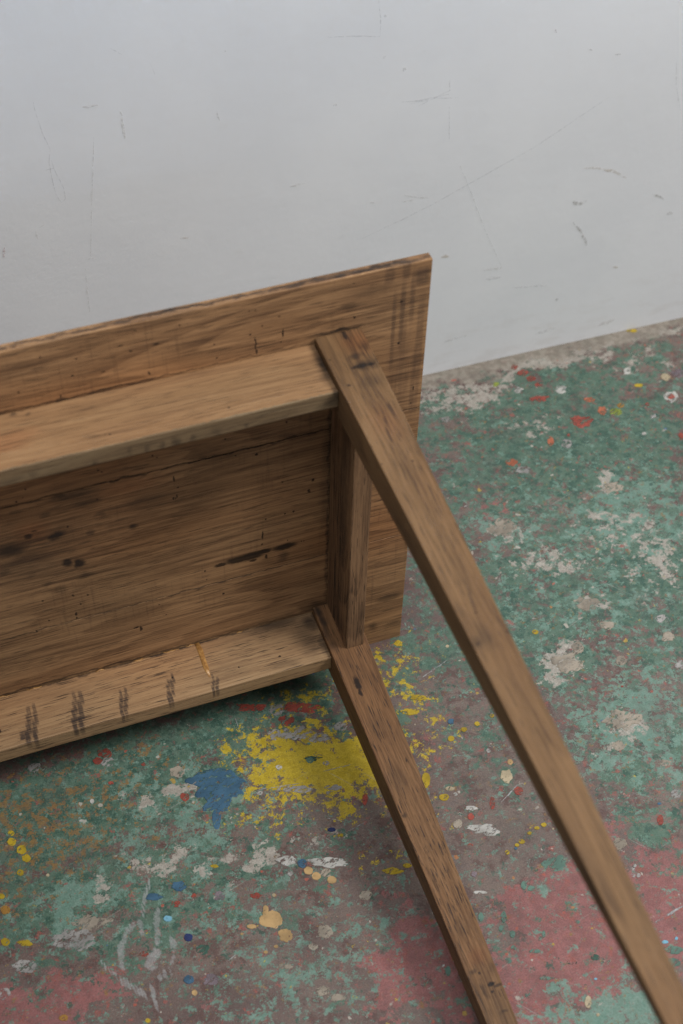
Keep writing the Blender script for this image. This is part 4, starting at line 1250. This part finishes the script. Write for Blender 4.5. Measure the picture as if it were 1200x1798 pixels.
    (-0.0268, -0.4513, 0.0056, -0.002, -0.0011, -0.0023, 'teal'),
    (-0.0576, -0.4516, 0.0033, -0.0012, -0.0013, -0.0029, 'teal'),
    (0.0037, -0.4761, 0.005, -0.0018, -0.0011, -0.0023, 'green'),
    (0.0285, -0.479, 0.0044, -0.0016, -0.0018, -0.0034, 'green'),
    (-0.0551, -0.4933, 0.0027, -0.001, -0.0013, -0.0028, 'teal'),
    (0.001, -0.383, 0.004, -0.0015, -0.0015, -0.0031, 'teal'),
    (-0.0051, -0.3771, 0.0029, -0.0011, -0.0024, -0.005, 'teal'),
    (-0.0637, -0.3956, 0.0028, -0.001, -0.0022, -0.0049, 'teal'),
    (-0.0494, -0.4151, 0.0023, -0.0008, -0.0016, -0.0036, 'teal'),
    (-0.0099, -0.4366, 0.0017, -0.0006, -0.0017, -0.0036, 'teal'),
    (0.0296, -0.4362, 0.0028, -0.001, -0.0009, -0.0018, 'teal'),
    (-0.0463, -0.44, 0.0028, -0.001, -0.0011, -0.0024, 'teal'),
    (-0.029, -0.483, 0.0066, -0.0024, -0.0008, -0.0017, 'teal'),
    (-0.042, -0.2426, 0.0055, -0.002, -0.0018, -0.0043, 'yellow'),
    (-0.0314, -0.2341, 0.0049, -0.0018, -0.0012, -0.0029, 'cream'),
    (-0.0283, -0.2435, 0.0024, -0.0009, -0.0009, -0.0021, 'white'),
    (-0.0526, -0.2138, 0.0049, -0.0018, -0.0042, -0.0102, 'yellow'),
    (-0.1318, -0.3119, 0.0105, -0.0039, -0.0015, -0.0039, 'yellow'),
    (-0.1146, -0.3107, 0.0047, -0.0017, -0.0011, -0.0026, 'yellow'),
    (-0.1622, -0.1185, 0.0018, -0.0007, -0.0005, -0.0016, 'teal'),
    (0.0889, 0.2205, 0.0023, -0.0009, -0.001, -0.0025, 'teal'),
    (0.3226, 0.2615, 0.0016, -0.0006, -0.0006, -0.0012, 'pale_grey'),
    (0.0563, -0.3232, 0.0011, -0.0004, -0.0005, -0.0011, 'cream'),
    (0.1837, -0.3345, 0.0022, -0.0008, -0.0008, -0.0014, 'blue'),
    (-0.2657, -0.1107, 0.0015, -0.0005, -0.0003, -0.0011, 'yellow'),
    (0.0492, -0.0366, 0.0022, -0.0008, -0.001, -0.0022, 'cream'),
    (-0.4872, -0.1868, 0.0018, -0.0007, -0.0004, -0.0018, 'cream'),
    (-0.3083, -0.4028, 0.0011, -0.0004, -0.0002, -0.0007, 'pale_grey'),
    (0.2239, -0.1692, 0.0018, -0.0007, -0.0006, -0.0012, 'red'),
    (-0.0991, -0.3392, 0.0014, -0.0005, -0.0004, -0.0009, 'beige'),
    (-0.3448, -0.3939, 0.0011, -0.0004, -0.0002, -0.0007, 'pale_grey'),
    (0.1708, 0.1852, 0.0023, -0.0009, -0.0013, -0.0029, 'pale_grey'),
]
for i, (cx, cy, ax, ay, bx, by, cn) in enumerate(SPLATS):
    rng = random.Random(i * 7 + 3)
    ra = math.hypot(ax, ay)
    N = 16 if ra < 0.006 else 44
    rag = 0.10 if ra < 0.006 else (0.20 if ra < 0.014 else 0.34)
    ph = rng.uniform(0, 50)
    bm = bmesh.new()
    z = 0.0004 + 0.00002 * (i % 20)
    top, bot = [], []
    for k in range(N):
        t = 2 * math.pi * k / N
        r = 1 + rag * 1.6 * mnoise.noise(Vector((math.cos(t) * 1.3 + ph, math.sin(t) * 1.3, 0.0))) + rag * 0.9 * mnoise.noise(Vector((math.cos(t) * 4 + ph, math.sin(t) * 4, 5.0)))
        c, s = math.cos(t) * r, math.sin(t) * r
        x = cx + ax * c + bx * s
        y = cy + ay * c + by * s
        top.append(bm.verts.new((cx + (x - cx) * 0.95, cy + (y - cy) * 0.95, z)))
        bot.append(bm.verts.new((x, y, 0.00005)))
    bm.faces.new(top)
    for k in range(N):
        bm.faces.new((bot[k], bot[(k + 1) % N], top[(k + 1) % N], top[k]))
    bmesh.ops.recalc_face_normals(bm, faces=bm.faces)
    me = bpy.data.meshes.new('paint_splat')
    bm.to_mesh(me)
    bm.free()
    link('paint_splat', me, PAINT[cn], floor)

STREAKS = [
    ([(-0.2331, -0.0497), (-0.2339, -0.0826)], 0.0003),
    ([(-0.2372, -0.1602), (-0.1851, -0.1693)], 0.0008),
    ([(-0.1596, -0.1619), (-0.1238, -0.164)], 0.0007),
    ([(-0.1764, -0.2233), (-0.1599, -0.2342)], 0.0005),
    ([(-0.16, -0.2476), (-0.1282, -0.241)], 0.0006),
    ([(-0.0055, -0.075), (0.0396, -0.0579)], 0.0009),
    ([(0.0157, -0.272), (0.0495, -0.253)], 0.0006),
    ([(0.1019, -0.4669), (0.1447, -0.4575)], 0.0012),
    ([(-0.3333, -0.3528), (-0.3212, -0.3477)], 0.0006),
]
for i, (pts, wid) in enumerate(STREAKS):
    ribbon('paint_streak', pts, wid * 2.0, PAINT['smear'], floor, lambda q: (q.x, q.y, 0.0007), 100 + i)

# ------------------------------------------------------------------ the table, lying on its long edge
TILT = math.radians(4.70787)
table = bpy.data.objects.new('wooden_table', None)
COL.objects.link(table)
table.empty_display_size = 0.1
table.rotation_euler.x = TILT
tag(table, 'old brown wooden table tipped on its side, underside and tapered legs showing', 'table')

LEN = 1.30       # table length, runs to -x
H = 0.60         # table depth, now upright
TH = 0.0105      # top thickness
UA, UB = -0.11805, -0.06982
VA, VAL, VB, VBL = 0.53439, 0.48804, 0.10983, 0.06276
UAF, UBF, VAF, VALF, VBF, VBLF = -0.11900, -0.10986, 0.53320, 0.53706, 0.07004, 0.06014   # extrapolated to 1.0667 m
LL = 0.74        # leg length
kk = LL / 1.06667
AD = 0.0708      # apron depth

GAP = 0.0004
cuts = [0.0, 0.2015, 0.4042, H]
for i in range(3):
    v0 = cuts[i] + (GAP if i else 0)
    v1 = cuts[i + 1] - (GAP if i < 2 else 0)
    q = lambda u: ((u, 0, v0), (u, 0, v1), (u, TH, v1), (u, TH, v0))
    timber('tabletop_board', (q(-LEN), q(0)), 'X', W_TOP, table, 0.0006 if i < 2 else 0.0009, 0.00025, 11 + i, 30)


def lerp(a, b2):
    return a + (b2 - a) * kk


def leg(mir, upper, mat, seed):
    f = (lambda u: -LEN - u) if mir else (lambda u: u)
    if upper:
        v0, v1, w0, w1 = VAL, VA, lerp(VAL, VALF), lerp(VA, VAF)
    else:
        v0, v1, w0, w1 = VBL, VB, lerp(VBL, VBLF), lerp(VB, VBF)
    a, b2, a1, b1 = UA, UB, lerp(UA, UAF), lerp(UB, UBF)
    y0 = -0.0004
    s0 = [(f(a), y0, v0), (f(b2), y0, v0), (f(b2), y0, v1), (f(a), y0, v1)]
    s1 = [(f(a1), -LL, w0), (f(b1), -LL, w0), (f(b1), -LL, w1), (f(a1), -LL, w1)]
    return timber('leg', (s0, s1), 'Y', mat, table, 0.0013, 0.0004, seed, 26)


for mir in (False, True):
    leg(mir, True, W_LEGU, 21 + mir)
    leg(mir, False, W_LEGL, 23 + mir)

# long aprons
ul, ur = -LEN - UA + 0.0004, UA - 0.0004
v1, v0 = 0.52725, 0.52725 - 0.02005
q = lambda u: ((u, -AD, v0), (u, -AD, v1), (u, -0.0005, v1), (u, -0.0005, v0))
timber('apron', (q(ul), q(ur)), 'X', W_APU, table, 0.0016, 0.00035, 31, 30)
v1, v0 = 0.1017, 0.1017 - 0.02209
timber('apron', (q(ul), q(ur)), 'X', W_APL, table, 0.0014, 0.00035, 33, 30)
# end aprons
for mir in (False, True):
    f = (lambda u: -LEN - u) if mir else (lambda u: u)
    e0, e1, de = f(-0.09978), f(-0.07851), 0.06909
    q = lambda v: ((e0, -de, v), (e1, -de, v), (e1, -0.0005, v), (e0, -0.0005, v))
    timber('end_apron', (q(VB - 0.0025), q(VAL + 0.003)), 'Z', W_END, table, 0.0013, 0.0003, 35 + mir, 16)

# dried glue: a run down the lower apron and beads squeezed out along its seam
gm, gg, gb = new_mat('amber_glue')
gb.inputs['Base Color'].default_value = (0.36, 0.17, 0.045, 1)
gb.inputs['Roughness'].default_value = 0.35
gn = gg.noise(gg.coord(), 260, 3, 0.6)
gg.put(gb.inputs['Base Color'], gg.mix(gg.ramp(gn, 0.35, 0.65), (0.26, 0.12, 0.035), (0.44, 0.23, 0.07)))


def bead(name, pts, radii):
    bm = bmesh.new()
    rows = []
    for i, (p, r) in enumerate(zip(pts, radii)):
        p = Vector(p)
        a = Vector(pts[max(0, i - 1)])
        c = Vector(pts[min(len(pts) - 1, i + 1)])
        t = (c - a).normalized()
        side = t.cross(Vector((0, 0, 1))).normalized()
        row = []
        for k in range(7):
            an = math.pi * k / 6
            row.append(bm.verts.new(p + side * math.cos(an) * r + Vector((0, 0, 1)) * (math.sin(an) * r * 0.55 - 0.0002)))
        rows.append(row)
    for i in range(len(rows) - 1):
        for k in range(6):
            f = bm.faces.new((rows[i][k], rows[i][k + 1], rows[i + 1][k + 1], rows[i + 1][k]))
            f.smooth = True
    bm.faces.new(rows[0])
    bm.faces.new(rows[-1])
    bmesh.ops.recalc_face_normals(bm, faces=bm.faces)
    me = bpy.data.meshes.new(name)
    bm.to_mesh(me)
    bm.free()
    return link(name, me, gm, table)


GL = [
    (-0.2604, -0.0013, 0.1017),
    (-0.2594, -0.012, 0.1017),
    (-0.2599, -0.0254, 0.1017),
    (-0.2599, -0.0372, 0.1017),
    (-0.2594, -0.0516, 0.1017),
]
bead('glue_run', GL, [0.0030, 0.0034, 0.0030, 0.0032, 0.0012])
GS = [
    (-0.4888, 0.0004, 0.1017),
    (-0.4708, -0.0001, 0.1017),
    (-0.4514, -0.0003, 0.1017),
    (-0.4153, 0.0005, 0.1017),
    (-0.3757, 0.0001, 0.1017),
    (-0.3555, 0.0007, 0.1017),
    (-0.3303, -0.0004, 0.1017),
    (-0.322, 0.0002, 0.1017),
    (-0.2914, 0.0007, 0.1017),
    (-0.2795, -0.0008, 0.1017),
    (-0.2678, -0.0005, 0.1017),
    (-0.2541, -0.0009, 0.1017),
    (-0.2088, 0.0001, 0.1017),
    (-0.1741, -0.0013, 0.1017),
]
rng = random.Random(5)
for (x, y, z) in GS[::2]:
    n = rng.randint(4, 7)
    pts, rr = [], []
    ln = rng.uniform(0.010, 0.022)
    for k in range(n):
        t = k / (n - 1) - 0.5
        pts.append((x + t * ln, -0.0012 + rng.uniform(-0.0012, 0.0006), z))
        rr.append(0.0010 * (1 - 1.6 * abs(t)) + 0.0003)
    bead('glue_bead', pts, rr)
